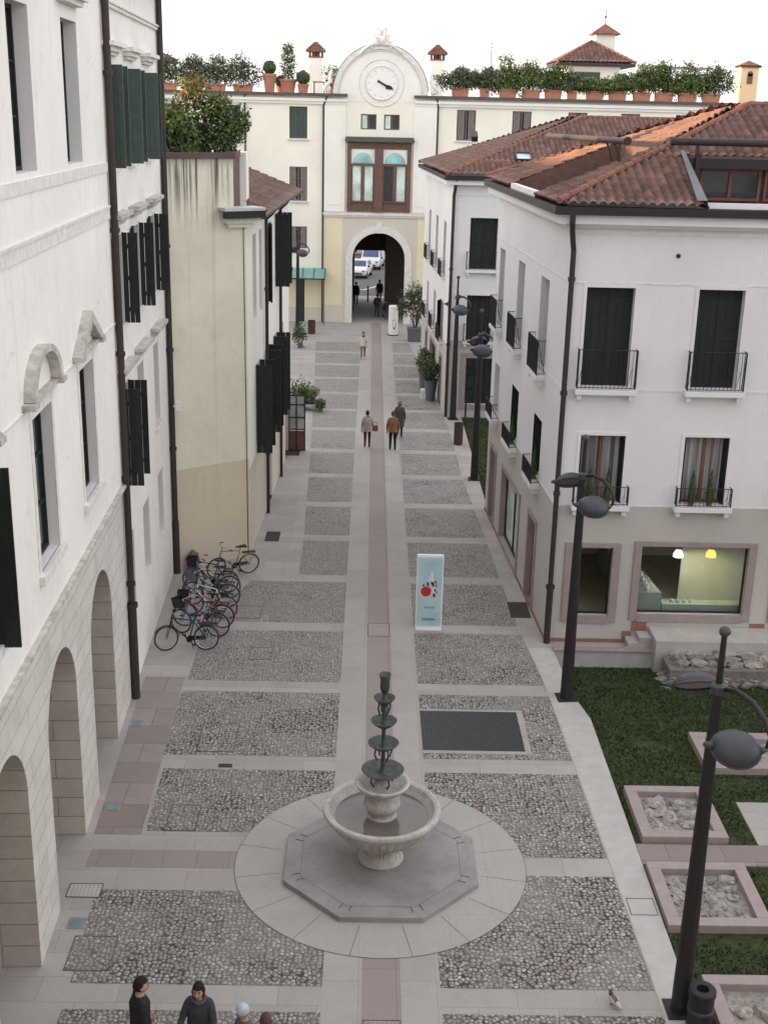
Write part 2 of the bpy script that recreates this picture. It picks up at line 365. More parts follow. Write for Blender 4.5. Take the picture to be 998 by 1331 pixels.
nt.links.new(ad.outputs[2],bg.inputs[0]); nt.links.new(bg.outputs[0],wo.inputs[0])
sl=bpy.data.lights.new('sun','SUN'); sl.energy=5; sl.angle=math.radians(.6); sl.color=(1,.60,.30)
so=bpy.data.objects.new('sun',sl); COL.objects.link(so)
sd=Vector((math.sin(SUN_AZ)*math.cos(SUN_EL),math.cos(SUN_AZ)*math.cos(SUN_EL),math.sin(SUN_EL)))
so.rotation_euler=sd.to_track_quat('Z','Y').to_euler(); so.location=(-30,40,30)
SC.view_settings.view_transform='Standard'; SC.view_settings.look='None'; SC.view_settings.gamma=1; SC.view_settings.exposure=1.1
SC.render.engine='CYCLES'
# ------------------------------------------------------------------ ground and paving
def sheet(name,poly,z,m,h=None):
    b=MB()
    if h: b.prism(poly,z-h,z)
    else: b.quad([(x,y,z) for x,y in poly])
    return struct(name,b,m)
def R4(a,b,c,d): return [(a,c),(b,c),(b,d),(a,d)]
sheet('ground',R4(-900,900,-300,1500),-.62,M['asphalt'])
sheet('pavement',[(-14,-6),(5.46,-6),(5.46,26.2),(5.24,27.4),(5.1,30.26),(24,30.26),(24,42.8),(4.42,42.8),(4.42,57.0),(24,57),(24,97.2),(-26,97.2),(-26,-6)],0,M['paving'],.6)
cob=MB(); joints=MB()
def lerp_tab(tab,y):
    for (a,u),(b,v) in zip(tab,tab[1:]):
        if y<=b: return u+(v-u)*max(0,(y-a))/(b-a)
    return tab[-1][1]
RE=[(12,4.98),(17,4.9),(24.3,4.69),(28,4.59),(31.85,4.3),(39.4,4.05),(46.75,3.75),(54.1,3.72),(68.9,2.9),(76,2.45)]
LE=[(35.4,-2.1),(38.7,-2.12),(49.7,-2.45),(63.5,-2.95),(77.4,-3.47)]
for k in range(-1,16):
    a,b=16.65+3.77*k,19.81+3.77*k
    cob.quad([(1.36,a,.004),(lerp_tab(RE,a),a,.004),(lerp_tab(RE,b),b,.004),(1.36,b,.004)])
    la=lb=None
    if k==-1: la=lb=-4.72
    elif k==0: b=19.2; la,lb=-4.74,-4.86
    elif k==1: a,b=21.14,23.58; la,lb=-4.29,-4.34
    elif k in(2,3): la,lb=-4.45,-4.5
    elif k==4: la,lb=-4.35,-3.55
    else: la,lb=lerp_tab(LE,a),lerp_tab(LE,b)
    cob.quad([(la,a,.004),(-.595,a,.004),(-.595,b,.004),(lb,b,.004)])
struct('cobble_paving',cob,M['cobbles'])
sheet('stone_band',R4(-.59,.065,-6,83.9),.004,M['paving_long'])
sheet('stone_band',R4(.705,1.355,-6,83.9),.004,M['paving_long'])
sheet('pink_band',R4(.07,.70,-6,83.9),.004,M['pink'])
sheet('pink_band',R4(-5.22,-2.3,19.9,20.48),.004,M['pink'])
sheet('pink_margin',[(-5.3,21.0),(-4.36,21.0),(-4.55,28.1),(-5.55,28.1)],.004,M['pinkwide'])
sheet('kerb_strip',[(4.98,-6),(5.46,-6),(5.46,26.2),(5.24,27.4),(5.1,30.26),(4.45,30.26),(4.60,28),(4.72,24.3),(4.92,17)],.008,M['palestone'])
C0=Vector((.385,20.15,0))
ring=MB(); N=96
ring.quad([(C0.x+2.79*math.cos(2*PI*k/N),C0.y+2.79*math.sin(2*PI*k/N),.010) for k in range(N)])
struct('stone_ring_paving',ring,M['ring'])
jn=MB()
for k in range(16):   # radial joints between the slabs of the ring, and an inner circle joint
    q=2*PI*(k+.5)/16; c,s=math.cos(q),math.sin(q)
    jn.quad([(C0.x+r*c-e*s*.005,C0.y+r*s+e*c*.005,.0125) for r,e in((1.95,-1),(2.79,-1),(2.79,1),(1.95,1))])
for k in range(N):
    a,b=2*PI*k/N,2*PI*(k+1)/N
    jn.quad([(C0.x+r*math.cos(q),C0.y+r*math.sin(q),.0125) for r,q in((2.786,a),(2.786,b),(2.794,b),(2.794,a))])
M['dark_joint']=plain('dark_joint',(.10,.095,.09),.95,0,.2,9,.1,obj=False)
struct('paving_joint',jn,M['dark_joint'])
# small inspection covers and inset stone frames among the cobbles: dark outlines set in the paving
def cover(x,y,w,h,m,label,name='manhole_cover',cat='cover',holes=False,e=.012):
    r=thing(name,label,cat,(x,y,.008),'inspection covers in the paving')
    b=MB()
    for a0,a1,b0,b1 in((-w/2,w/2,-h/2,-h/2+e),(-w/2,w/2,h/2-e,h/2),(-w/2,-w/2+e,-h/2,h/2),(w/2-e,w/2,-h/2,h/2)): b.box(x+a0,x+a1,y+b0,y+b1,.004,.0135)
    b.build('rim',M['dark_joint'],r)
    b=MB(); b.box(x-w/2+.02,x+w/2-.02,y-h/2+.02,y+h/2-.02,.004,.011)
    if holes:
        for i in range(7):
            for j in range(6): b.box(x-w*.36+i*w*.12-.008,x-w*.36+i*w*.12+.008,y-h*.35+j*h*.14-.008,y-h*.35+j*h*.14+.008,.009,.0135,1)
    b.build('lid',[m,M['dark_joint']],r)
cover(-3.32,25.0,.85,1.35,M['cobbles'],'cobble filled inspection cover left of the dark cobble patch')
cover(-3.62,21.62,.62,.95,M['cobbles'],'cobble filled inspection cover on the left just behind the pink cross band')
cover(-3.35,32.4,.75,.9,M['cobbles'],'cobble filled inspection cover right of the nearest bicycle')
cover(-2.75,29.6,.6,.75,M['cobbles'],'small cobble filled cover nearest the bicycle wheels')
cover(-4.55,17.4,.75,.9,M['cobbles'],'cobble filled inspection cover behind the standing man')
cover(5.17,18.9,.5,.5,M['palestone'],'square stone cover in the pale kerb strip by the sunken bed')
cover(-5.06,19.15,.62,.42,M['palestone'],'perforated stone drain cover beside the left arcade pier','drain_cover','cover',True)
cover(.385,15.6,.6,.55,M['pinkstone'],'perforated pink drain cover on the central strip in front of the fountain','drain_cover','cover',True)
cover(.385,31.3,.6,.9,M['pinkstone'],'slotted pink drain cover on the central strip level with the blue banner','drain_cover','cover',True)
b=MB(); b.box(-3.16,-2.86,23.66,23.8,.004,.013); single('drain_slot',b,M['iron'],'small dark slotted drain in the pale band by the cobble filled cover','drain')
g=thing('floor_grate','large dark metal floor grate set in the cobbles right of the fountain','grate',(2.57,25.5,0))
b=MB()
for a0,a1,b0,b1 in((1.36,3.83,24.42,24.55),(1.36,3.83,26.47,26.56),(3.7,3.83,24.55,26.47)): b.box(a0,a1,b0,b1,.0,.014)
b.build('stone_surround',M['paving'],g)
b=MB(); b.box(1.37,3.69,24.56,26.46,.0,.006,0)
for i in range(62): b.box(1.37+i*.0376,1.37+i*.0376+.016,24.56,26.46,.0,.016,1)
for j in range(25): b.box(1.37,3.69,24.56+j*.079,24.56+j*.079+.012,.0,.0145,1)
b.build('grating',[M['dark'],plain('galvanised_grey',(.085,.09,.10),.5,.3,.1,4,0)],g)
def mat_thing(x0,x1,y0,y1,label):
    b=MB(); b.box(x0,x1,y0,y1,.004,.02); single('door_mat',b,M['mat'],label,'mat','dark door mats on the pavement')
mat_thing(4.2,4.78,32.35,33.5,'dark brown doormat at the nearest door of the right corner building')
mat_thing(-3.42,-2.95,38.55,39.5,'dark mat at the foot of the yellow house wall')
mat_thing(-3.6,-2.9,49.35,50.4,'dark mat under the open glazed shop door')
for x,y,l in((-5.3,25.6,'small square glass uplight in the pavement by the farthest arch pier'),(-5.12,22.0,'small square glass uplight in the pavement by the second arch pier'),(-4.98,18.2,'small square glass uplight in the pavement nearest the camera')):
    r=thing('ground_light',l,'ground light',(x,y,0),'glass uplights along the arcade')
    b=MB(); b.box(x-.16,x+.16,y-.16,y+.16,.004,.012); b.build('rim',M['chrome'],r)
    b=MB(); b.box(x-.12,x+.12,y-.12,y+.12,.004,.016); b.build('lens',glass('uplight_glass',(.13,.17,.185),.1) if 'uplight_glass' not in bpy.data.materials else bpy.data.materials['uplight_glass'],r)
# ------------------------------------------------------------------ lawn and sunken archaeological garden
def lawn_z(x,y):
    return -.06-.40*min(1,max(0,(y-25.5)/4.6))
b=MB(); nx,ny=14,40
vs=[(5.4+ (22-5.4)*i/nx, 10+20.3*j/ny, lawn_z(0,10+20.3*j/ny)) for j in range(ny+1) for i in range(nx+1)]
b.add(vs,[(j*(nx+1)+i,j*(nx+1)+i+1,(j+1)*(nx+1)+i+1,(j+1)*(nx+1)+i) for j in range(ny) for i in range(nx)])
struct('lawn',b,M['grassm'])
b=MB(); b.quad([(4.42,42.8,-.05),(24,42.8,-.05),(24,57,-.05),(4.42,57,-.05)]); struct('lawn',b,M['grassm'])
b=MB(); rg=random.Random(3)
BEDS=[(5.62,7.36,21.05,23.0),(5.5,7.4,18.25,20.2),(5.75,9.4,13.4,16.95),(7.62,10.2,23.8,25.45)]
def blade(x,y,z,h):
    q=rg.random()*PI; w=.016+.012*rg.random(); dx,dy=math.cos(q)*w,math.sin(q)*w; lx,ly=rg.uniform(-.05,.05),rg.uniform(-.05,.05)
    b.add([(x-dx,y-dy,z),(x+dx,y+dy,z),(x+lx,y+ly,z+h)],[(0,1,2)])
n=0
while n<46000:
    x,y=rg.uniform(5.42,11.2),rg.uniform(14,30.2)
    n+=1
    if any(a-.05<x<c+.05 and d-.05<y<e+.05 for a,c,d,e in BEDS): continue
    if 20.25<y<21.0 and x>5.4 or (7.9<x and 20.2<y<22.7): continue
    if noise.noise(Vector((x*1.3,y*1.3,0)))<-.35 and rg.random()<.7: continue
    blade(x,y,lawn_z(x,y)-.005,rg.uniform(.03,.075))
for i in range(9000):
    blade(rg.uniform(4.44,8.5),rg.uniform(42.9,56.9),-.05,rg.uniform(.05,.12))
tag(b.build('grass',M['blade']),'short dark green grass growing on the lawns','grass',kind='stuff')
sheet('garden_path',R4(5.48,12,20.28,20.98),-.02,M['pinkwide'],.2)
sheet('garden_path',R4(7.95,12,20.99,22.6),-.025,M['paving'],.2)
def bed(x0,x1,y0,y1,label,w=.24,z1=.11,stones=40,seed=0,near=True):
    r=thing('stone_planting_bed',label,'stone bed',((x0+x1)/2,(y0+y1)/2,-.06),'pink framed beds showing old masonry')
    b=MB(); zb=-.5
    b.box(x0,x1,y0,y0+w,zb,z1); b.box(x0,x1,y1-w,y1,zb,z1); b.box(x0,x0+w,y0+w,y1-w,zb,z1); b.box(x1-w,x1,y0+w,y1-w,zb,z1)
    b.build('frame',M['pinkstone'],r,bevel=.012)
    rr=random.Random(seed); s=MB()
    s.quad([(x0+w,y0+w,-.035),(x1-w,y0+w,-.035),(x1-w,y1-w,-.035),(x0+w,y1-w,-.035)])
    for i in range(stones):
        x,y=rr.uniform(x0+w+.1,x1-w-.1),rr.uniform(y0+w+.1,y1-w-.1); q=rr.uniform(.05,.16)
        s.ball((x,y,-.04+q*.1),q*rr.uniform(.9,1.5),q,q*.6,8,5,0,Matrix.Rotation(rr.uniform(0,3),3,'Z'),.5,i)
    s.build('rubble',M['ruin'],r)
    return r
bed(*BEDS[0],'square pink stone bed filled with pale rubble right of the fountain',seed=1,stones=70)
bed(*BEDS[1],'pink stone bed with reddish rubble crossed by the nearest lamp post',seed=2,stones=60)
bed(*BEDS[2],'pink stone bed at the bottom right corner beside the dark bollard',seed=3,stones=80)
bed(*BEDS[3],'pale stone bed in the middle of the lawn under the nearest lamp heads',seed=4,stones=40,w=.3)
# the low wall, steps and terrace in front of the right corner building
r=thing('terrace_steps','low pale terrace with two steps in front of the lit shop window','terrace',(8.5,30.3,-.5))
b=MB(); b.box(5.12,9.2,30.06,30.25,-.6,.02); b.build('low_wall',M['palestone'],r,bevel=.01)
b=MB(); b.box(5.1,9.3,30.02,30.28,.022,.08); b.build('coping',M['pinkstone'],r,bevel=.01)
b=MB(); b.box(7.15,7.45,30.28,30.74,.004,.2); b.build('step',M['palestone'],r,bevel=.01)
b=MB(); b.box(7.45,7.78,30.28,30.74,.004,.36); b.build('step',M['palestone'],r,bevel=.01)
b=MB(); b.box(7.78,14,29.75,30.74,-.5,.5); b.build('platform',M['palestone'],r,bevel=.01)
r=thing('ruin_wall','low stump of old rubble wall with stepped stones on the lawn','ruin',(9.8,29.0,-.45))
rr=random.Random(11); b=MB()
for row in range(5):
    z0=-.5+row*.15; x=7.75+row*.10
    while x<13:
        w=rr.uniform(.22,.5)
        for d in range(3):
            yo=28.55+row*.10+d*.3
            b.ball((x+w/2,yo+.15+rr.uniform(-.05,.05),z0+.07+rr.uniform(-.03,.03)),w*rr.uniform(.48,.62),rr.uniform(.15,.2),rr.uniform(.075,.115),10,6,0,Matrix.Rotation(rr.uniform(-.25,.25),3,'Z')@Matrix.Rotation(rr.uniform(-.12,.12),3,'Y'),.55,x*3+row)
        x+=w
b.box(7.95,13,28.75,29.6,-.5,.12); b.build('masonry',M['ruin'],r)
# ------------------------------------------------------------------ fountain
r=thing('fountain','tiered marble and bronze fountain on an octagonal stone plinth','fountain',(C0.x,C0.y,0))
cx,cy=C0.x,C0.y
def octa(ap,z0,z1):
    R=ap/math.cos(PI/8); b=MB(); b.prism([(cx+R*math.cos(PI/8+k*PI/4),cy+R*math.sin(PI/8+k*PI/4)) for k in range(8)],z0,z1); return b
p=octa(1.82,.0,.12).build('plinth',M['plinth'],r,bevel=.012)
R1,R2=1.82/math.cos(PI/8)*.83,1.82/math.cos(PI/8)*.985
for k in range(8):
    for dq in(-.055,.055):
        q=PI/8+k*PI/4+dq; a=Vector((math.cos(q),math.sin(q),0)); t=Vector((-a.y,a.x,0)); o_=Vector((cx,cy,.122))
        b=MB(); b.tube([o_+a*1.68-a*.08,o_+a*1.68+a*.08],.0065,6); b.build('iron_clamp',M['iron'],p)
b=MB()
for k in range(8):
    q0,q1=PI/8+k*PI/4,PI/8+(k+1)*PI/4; A=Vector((cx+R1*math.cos(q0),cy+R1*math.sin(q0),.1235)); B=Vector((cx+R1*math.cos(q1),cy+R1*math.sin(q1),.1235))
    n_=(Vector((cx,cy,.1235))-(A+B)/2).normalized()*.008; b.quad([A,B,B+n_,A+n_])
b.build('slab_joint',M['dark_joint'],p)
b=MB(); b.lathe([(.42,.12),(.44,.16),(.40,.22),(.36,.32),(.38,.44),(.50,.54),(.70,.68),(.87,.85),(.97,1.0),(1.03,1.10),(1.10,1.15),(1.12,1.20),(1.11,1.25),(1.06,1.26),(1.0,1.24),(.95,1.16),(.86,1.05),(.6,.98),(.0,.97)],(cx,cy,0),72,0,(4,8,.965))
bw=b.build('basin',M['bowl'],r,smooth=False)
b=MB(); b.quad([(cx+.885*math.cos(2*PI*k/48),cy+.885*math.sin(2*PI*k/48),1.085) for k in range(48)]); b.build('water',M['water'],bw)
b=MB(); b.lathe([(.34,.97),(.34,1.06),(.26,1.1),(.24,1.16),(.31,1.24),(.35,1.34),(.33,1.44),(.2,1.5),(.18,1.54),(.26,1.58),(.42,1.66),(.5,1.74),(.525,1.79),(.50,1.81),(.44,1.79),(.36,1.72),(.2,1.69),(.17,1.78),(.15,1.83),(.0,1.84)],(cx,cy,0),40)
b.build('upper_bowl',M['bowl'],r,smooth=True)
b=MB(); b.tube([(cx,cy,1.8),(cx,cy,3.75)],[.04]*2,10); b.build('pipe',M['bronze'],r)
for rad,z in((.40,2.04),(.29,2.60),(.245,3.06),(.2,3.53)):
    b=MB(); b.lathe([(.03,z-.16),(.06,z-.15),(rad*.6,z-.09),(rad*.95,z-.01),(rad,z+.015),(rad*.94,z+.015),(rad*.6,z-.05),(.05,z-.06),(.045,z+.04),(.03,z+.1)],(cx,cy,0),28); d=b.build('dish',M['bronze'],r,smooth=True)
    if rad in(.29,.2,.4):
        b=MB()
        for k in range(4):
            q=k*PI/2+.5; rr_=rad*.55
            b.tube([(cx+rr_*math.cos(q),cy+rr_*math.sin(q),z-.06),(cx+rr_*1.15*math.cos(q),cy+rr_*1.15*math.sin(q),z-.2),(cx+rr_*.8*math.cos(q),cy+rr_*.8*math.sin(q),z-.33)],.018,6)
        b.build('bracket',M['bronze'],d)
b=MB(); b.lathe([(.03,3.62),(.07,3.66),(.09,3.75),(.085,3.88),(.10,3.98),(.115,4.01),(.10,4.01),(.07,3.95),(0,3.94)],(cx,cy,0),20); b.build('top_cup',M['bronze'],r,smooth=True)
# ------------------------------------------------------------------ building kit
def vecs(f): o=f(0,0,0); return f(1,0,0)-o,f(0,1,0)-o
def window(root,f,s0,s1,z0,z1,D,frame_m='wood',pane_m='glass',mull=1,bars=0,name='window',w=.07):
    b=MB(); d=-D
    b.box(s0,s0+w,d,d+.06,z0,z1,f=f); b.box(s1-w,s1,d,d+.06,z0,z1,f=f); b.box(s0+w,s1-w,d,d+.06,z1-w,z1,f=f); b.box(s0+w,s1-w,d,d+.06,z0,z0+w,f=f)
    for i in range(mull):
        c=s0+(s1-s0)*(i+1)/(mull+1); b.box(c-w*.6,c+w*.6,d,d+.055,z0+w,z1-w,f=f)
    for i in range(bars):
        c=z0+(z1-z0)*(i+1)/(bars+1); b.box(s0+w,s1-w,d,d+.045,c-.02,c+.02,f=f)
    o=b.build(name,M[frame_m],root)
    b=MB(); b.box(s0+.01,s1-.01,d-.012,d+.012,z0+.01,z1-.01,f=f); b.build('pane',M[pane_m],o)
    return o
def leaf(root,f,hs,dirn,z0,z1,w,ang,m='green',d=.03,name='shutter',boards=3):
    S,N=vecs(f); a=math.radians(ang); U=S*dirn*math.cos(a)+N*math.sin(a); W=S*dirn*-math.sin(a)+N*math.cos(a); O=f(hs,d,0)
    g=lambda u,t,z:O+U*u+W*t+Vector((0,0,z))
    b=MB(); k=w/boards
    for i in range(boards): b.box(i*k+.004,(i+1)*k-.004,-.018,.018,z0,z1,f=g)
    for q in(.15,.5,.85): b.box(.01,w-.01,-.022,.022,z0+(z1-z0)*q-.05,z0+(z1-z0)*q+.05,f=g)
    b.box(-.01,.015,-.03,.03,z0-.01,z1+.01,f=g); b.box(w-.012,w+.008,-.022,.022,z0,z1,f=g)
    return b.build(name,M[m],root)
def closed_shutter(root,f,s0,s1,z0,z1,D,m='black_green'):
    b=MB(); n=6; k=(s1-s0)/n
    for i in range(n): b.box(s0+i*k+.003,s0+(i+1)*k-.003,-D,-D+.04,z0,z1,f=f)
    for q in(.12,.5,.88): b.box(s0+.02,s1-.02,-D+.041,-D+.055,z0+(z1-z0)*q-.04,z0+(z1-z0)*q+.04,f=f)
    b.box((s0+s1)/2-.012,(s0+s1)/2+.012,-D+.0,-D+.062,z0,z1,f=f)
    return b.build('shutter',M[m],root)
def railing(root,f,s0,s1,z0,z1,D,step=.105,diag=True):
    b=MB(); n=max(2,round((s1-s0)/step))
    for z in(z0+.03,z1): b.tube([f(s0,.02,z),f(s0,D,z),f(s1,D,z),f(s1,.02,z)],.012,5)
    for i in range(n+1):
        s=s0+(s1-s0)*i/n; b.tube([f(s,D,z0),f(s,D,z1)],.022 if i in(0,n) else .007,5)
        if diag and i<n and i%2==0: b.tube([f(s,D,z0+.05),f(s+(s1-s0)/n,D,z0+(z1-z0)*.55)],.006,4)
    for e in(s0,s1):
        for k in(1,2,3): b.tube([f(e,D*k/4,z0+.03),f(e,D*k/4,z1)],.006,4)
        b.tube([f(e,.02,z0+.03),f(e,D,z1)],.007,4)
    return b.build('railing',M['iron'],root)
def sill(root,f,s0,s1,z,m='stone_trim',D=.22,h=.12,br=True):
    b=MB(); b.box(s0,s1,-.02,D,z-h,z,f=f)
    if br:
        for c in(s0+.12,s1-.12): b.box(c-.06,c+.06,-.02,D*.75,z-h-.14,z-h-.003,f=f)
    return b.build('sill',M[m],root,bevel=.008)
def surround(root,f,s0,s1,z0,z1,w=.1,m='stone_trim',d=.015,bottom=False,name='window_surround'):
    b=MB(); b.box(s0-w,s0,-.01,d,z0,z1+w,f=f); b.box(s1,s1+w,-.01,d,z0,z1+w,f=f); b.box(s0,s1,-.01,d,z1,z1+w,f=f)
    if bottom: b.box(s0-w,s1+w,-.01,d,z0-w,z0-.001,f=f)
    return b.build(name,M[m],root)
def downpipe(root,pts,r,m='pipe',clamps=()):
    b=MB(); b.tube(pts,r,10)
    for p in clamps: b.tube([Vector(p)-Vector((0,0,.05)),Vector(p)+Vector((0,0,.05))],r*1.35,10)
    return b.build('downpipe',M[m],root,smooth=False)
def tile_roof(O,U,Vd,L,S,pitch,clips=(),wave=.24,row=.36,amp=.052,res=8,b=None,seed=0):
    """wavy coppi roof; O eave start, U along the eave, Vd horizontal direction up the slope; clips keep a*u+b*v+c>=0"""
    bm=bmesh.new(); uvl=bm.loops.layers.uv.new('UVMap'); rg=random.Random(seed)
    nu=int(L/wave)*res; rows=int(S/row)+1; prev=None; grid=[]
    for j in range(rows):
        ju=rg.uniform(-.012,.012)
        for e in(0,1):
            v=min((j+e)*row,S); line=[]
            for i in range(nu+1):
                u=i*wave/res; h=amp*(abs(math.sin(PI*u/wave))*1.7-.85)+(.045*(1-e))+.012*noise.noise(Vector((math.floor(u/wave)*.73,j*1.37,seed)))
                line.append(bm.verts.new((u+ju,v,h)))
            grid.append((line,j))
    for (a,ja),(c,jc) in zip(grid,grid[1:]):
        for i in range(nu):
            fc=bm.faces.new((a[i],a[i+1],c[i+1],c[i])); 
            for lp,(x,y) in zip(fc.loops,((i,0),(i+1,0),(i+1,1),(i,1))): lp[uvl].uv=((i+.5)/res,ja+.5)
    for a_,b_,c_ in clips:
        n=Vector((a_,b_,0)); co_=n*(-c_/n.length_squared)
        bmesh.ops.bisect_plane(bm,geom=bm.verts[:]+bm.edges[:]+bm.faces[:],plane_co=co_,plane_no=n,clear_inner=True)
    U=Vector(U).normalized(); Vd=Vector(Vd).normalized(); p=math.radians(pitch); W=Vd*math.cos(p)+Vector((0,0,math.sin(p))); Nn=U.cross(W)
    if Nn.z<0: Nn=-Nn
    for v in bm.verts: v.co=Vector(O)+U*v.co.x+W*v.co.y+Nn*v.co.z
    return bm
def roof_obj(name,bms,m,root):
    me=bpy.data.meshes.new(name); out=bmesh.new()
    for b in bms:
        t=bpy.data.meshes.new('tmp'); b.to_mesh(t); out.from_mesh(t); b.free(); bpy.data.meshes.remove(t)
    off=OFF[root.name]
    for v in out.verts: v.co-=off
    out.to_mesh(me); out.free(); me.materials.append(M[m]); me.polygons.foreach_set('use_smooth',[True]*len(me.polygons))
    o=bpy.data.objects.new(name,me); COL.objects.link(o); o.parent=root; OFF[o.name]=off
    return o
def ridge(root,P,Q,r=.1,m='ridge',n=None,b=None,name='ridge_tiles'):
    P,Q=Vector(P),Vector(Q); L=(Q-P).length; n=n or max(2,int(L/.38)); own=b is None; b=b or MB()
    for i in range(n):
        a,c=P+(Q-P)*(i/n),P+(Q-P)*((i+1.08)/n); b.tube([a,c],[r*1.1,r*.92],8)
    if own: return b.build(name,M[m],root)
def hip_pyramid(b,x0,x1,y0,y1,z0,z1,th=.08,mi=0):
    c=((x0+x1)/2,(y0+y1)/2,z1); v=[(x0,y0,z0),(x1,y0,z0),(x1,y1,z0),(x0,y1,z0),c]
    b.add(v+[(x0,y0,z0-th),(x1,y0,z0-th),(x1,y1,z0-th),(x0,y1,z0-th)],[(0,1,4),(1,2,4),(2,3,4),(3,0,4),(5,6,1,0),(6,7,2,1),(7,8,3,2),(8,5,0,3),(5,8,7,6)],mi)
# ------------------------------------------------------------------ left: palazzo with arcade
fL=frame((-5.3,17),(-5.98,35.6))
pal=thing('arcaded_palazzo','white plastered palazzo with rusticated stone arcade and carved window pediments at the near left','building',(-7,17,0))
ARC=[(1.55+3.93*k-3.93*3,1.55+3.93*k-3.93*3+2.42) for k in range(5)]
holesL=[dict(s0=a,s1=b_,z0=0,z1=4.5,arch=True,d=.62,nosill=True,rev=1) for a,b_ in ARC]
WM=[(-5.8,-4.4),(-2.3,-.95),(1.9,3.3),(5.75,7.15)]   # main windows
holesU=[dict(s0=a,s1=b_,z0=6.35,z1=8.95,d=.24,rev=2) for a,b_ in WM]+[dict(s0=a+.12,s1=b_+.12,z0=12.72,z1=15.2,d=.3,rev=2) for a,b_ in WM]
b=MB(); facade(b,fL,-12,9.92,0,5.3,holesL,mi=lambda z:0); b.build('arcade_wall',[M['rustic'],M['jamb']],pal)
b=MB(); facade(b,fL,-12,9.92,5.3,19.5,holesU,mi=lambda z:0,ss=()); b.quad([fL(-12,0,19.5),fL(9.92,0,19.5),fL(9.92,-9,19.5),fL(-12,-9,19.5)])
b.quad([fL(9.92,0,16.9),fL(9.92,0,19.5),fL(9.92,-9,19.5),fL(9.92,-9,16.9)]); b.quad([fL(-12,0,0),fL(-12,0,19.5),fL(-12,-9,19.5),fL(-12,-9,0)])
b.quad([fL(-12,-9,0),fL(9.92,-9,0),fL(9.92,-9,19.5),fL(-12,-9,19.5)])
b.build('wall',[M['plaster_white'],M['jamb'],M['grey_white']],pal)
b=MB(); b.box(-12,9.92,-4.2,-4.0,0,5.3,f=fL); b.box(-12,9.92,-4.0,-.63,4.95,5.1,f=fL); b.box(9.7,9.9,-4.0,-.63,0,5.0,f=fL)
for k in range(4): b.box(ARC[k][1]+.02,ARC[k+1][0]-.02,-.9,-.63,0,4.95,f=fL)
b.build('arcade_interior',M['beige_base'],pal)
b=MB(); b.box(-12,9.9,-.03,.11,5.41,5.47,f=fL); b.box(-12,9.9,-.02,.06,5.36,5.41,f=fL); b.build('string_course',M['old_stone'],pal)
b=MB(); b.box(-12,9.9,-.02,.025,12.42,12.62,f=fL); b.box(-12,9.9,-.02,.025,11.45,11.68,f=fL); b.box(-12,9.9,-.02,.045,11.68,11.73,f=fL); b.box(-12,9.9,-.02,.03,9.16,9.20,f=fL)
b.build('moulding',M['stone_trim'],pal)
for k,(a,c) in enumerate(WM):
    for (z0,z1,o,D) in((6.35,8.95,0,.24),(12.72,15.2,.12,.3)):
        window(pal,fL,a+o,c+o,z0,z1,D,'black_green','glass',1,2)
    surround(pal,fL,a,c,6.35,8.95,.16)
    sill(pal,fL,a-.2,c+.2,6.35,br=False,D=.1,h=.16)
    m=(a+c)/2; b=MB()
    if k%2==0:   # segmental pediment
        R=1.05; N=14; m-=.05
        arc=[(m-R*math.cos(PI*j/N),9.32+.72*math.sin(PI*j/N)) for j in range(N+1)]
        for (p,q),(u,v) in zip(arc,arc[1:]):
            sc_=.84
            P=[(p,q),(u,v),(m+(u-m)*sc_,9.32+(v-9.32)*sc_),(m+(p-m)*sc_,9.32+(q-9.32)*sc_)]
            b.add([fL(s,d,z) for d in(-.02,.19) for s,z in P],[(0,1,2,3),(4,7,6,5),(0,4,5,1),(2,6,7,3),(1,5,6,2),(3,7,4,0)])
    else:
        for sg in(-1,1):
            P=[(m+sg*1.2,9.3),(m+sg*.9,9.3),(m,9.78),(m,10.0)]
            b.add([fL(s,d,z) for d in(-.02,.19) for s,z in P],[(0,1,2,3),(4,7,6,5),(0,4,5,1),(1,5,6,2),(2,6,7,3),(3,7,4,0)])
    b.box(m-1.2,m-.9,-.02,.21,9.22,9.31,f=fL); b.box(m+.9,m+1.2,-.02,.21,9.22,9.31,f=fL); b.box(m-.9,m+.9,-.02,.12,9.22,9.3,f=fL)
    b.build('pediment',M['old_stone'],pal)
    if k in(0,1):
        leaf(pal,fL,a,1,6.3,8.98,.3,96,'black_green'); leaf(pal,fL,c,-1,6.3,8.98,.3,92,'black_green')
    b=MB(); b.box(m-.95,m+.95,-.02,.25,15.55,15.68,f=fL); b.box(m-.85,m+.85,-.02,.16,15.45,15.55,f=fL); b.build('window_cornice',M['stone_trim'],pal)
downpipe(pal,[fL(9.93,.1,19.4),fL(9.93,.1,2.4)],.08,'pipe',[fL(9.93,.1,z) for z in(3,5.6,8.5,11.2,14.4)])
downpipe(pal,[fL(9.93,.1,2.5),fL(9.93,.1,0.0)],.105,'pipe',[fL(9.93,.1,2.45)])
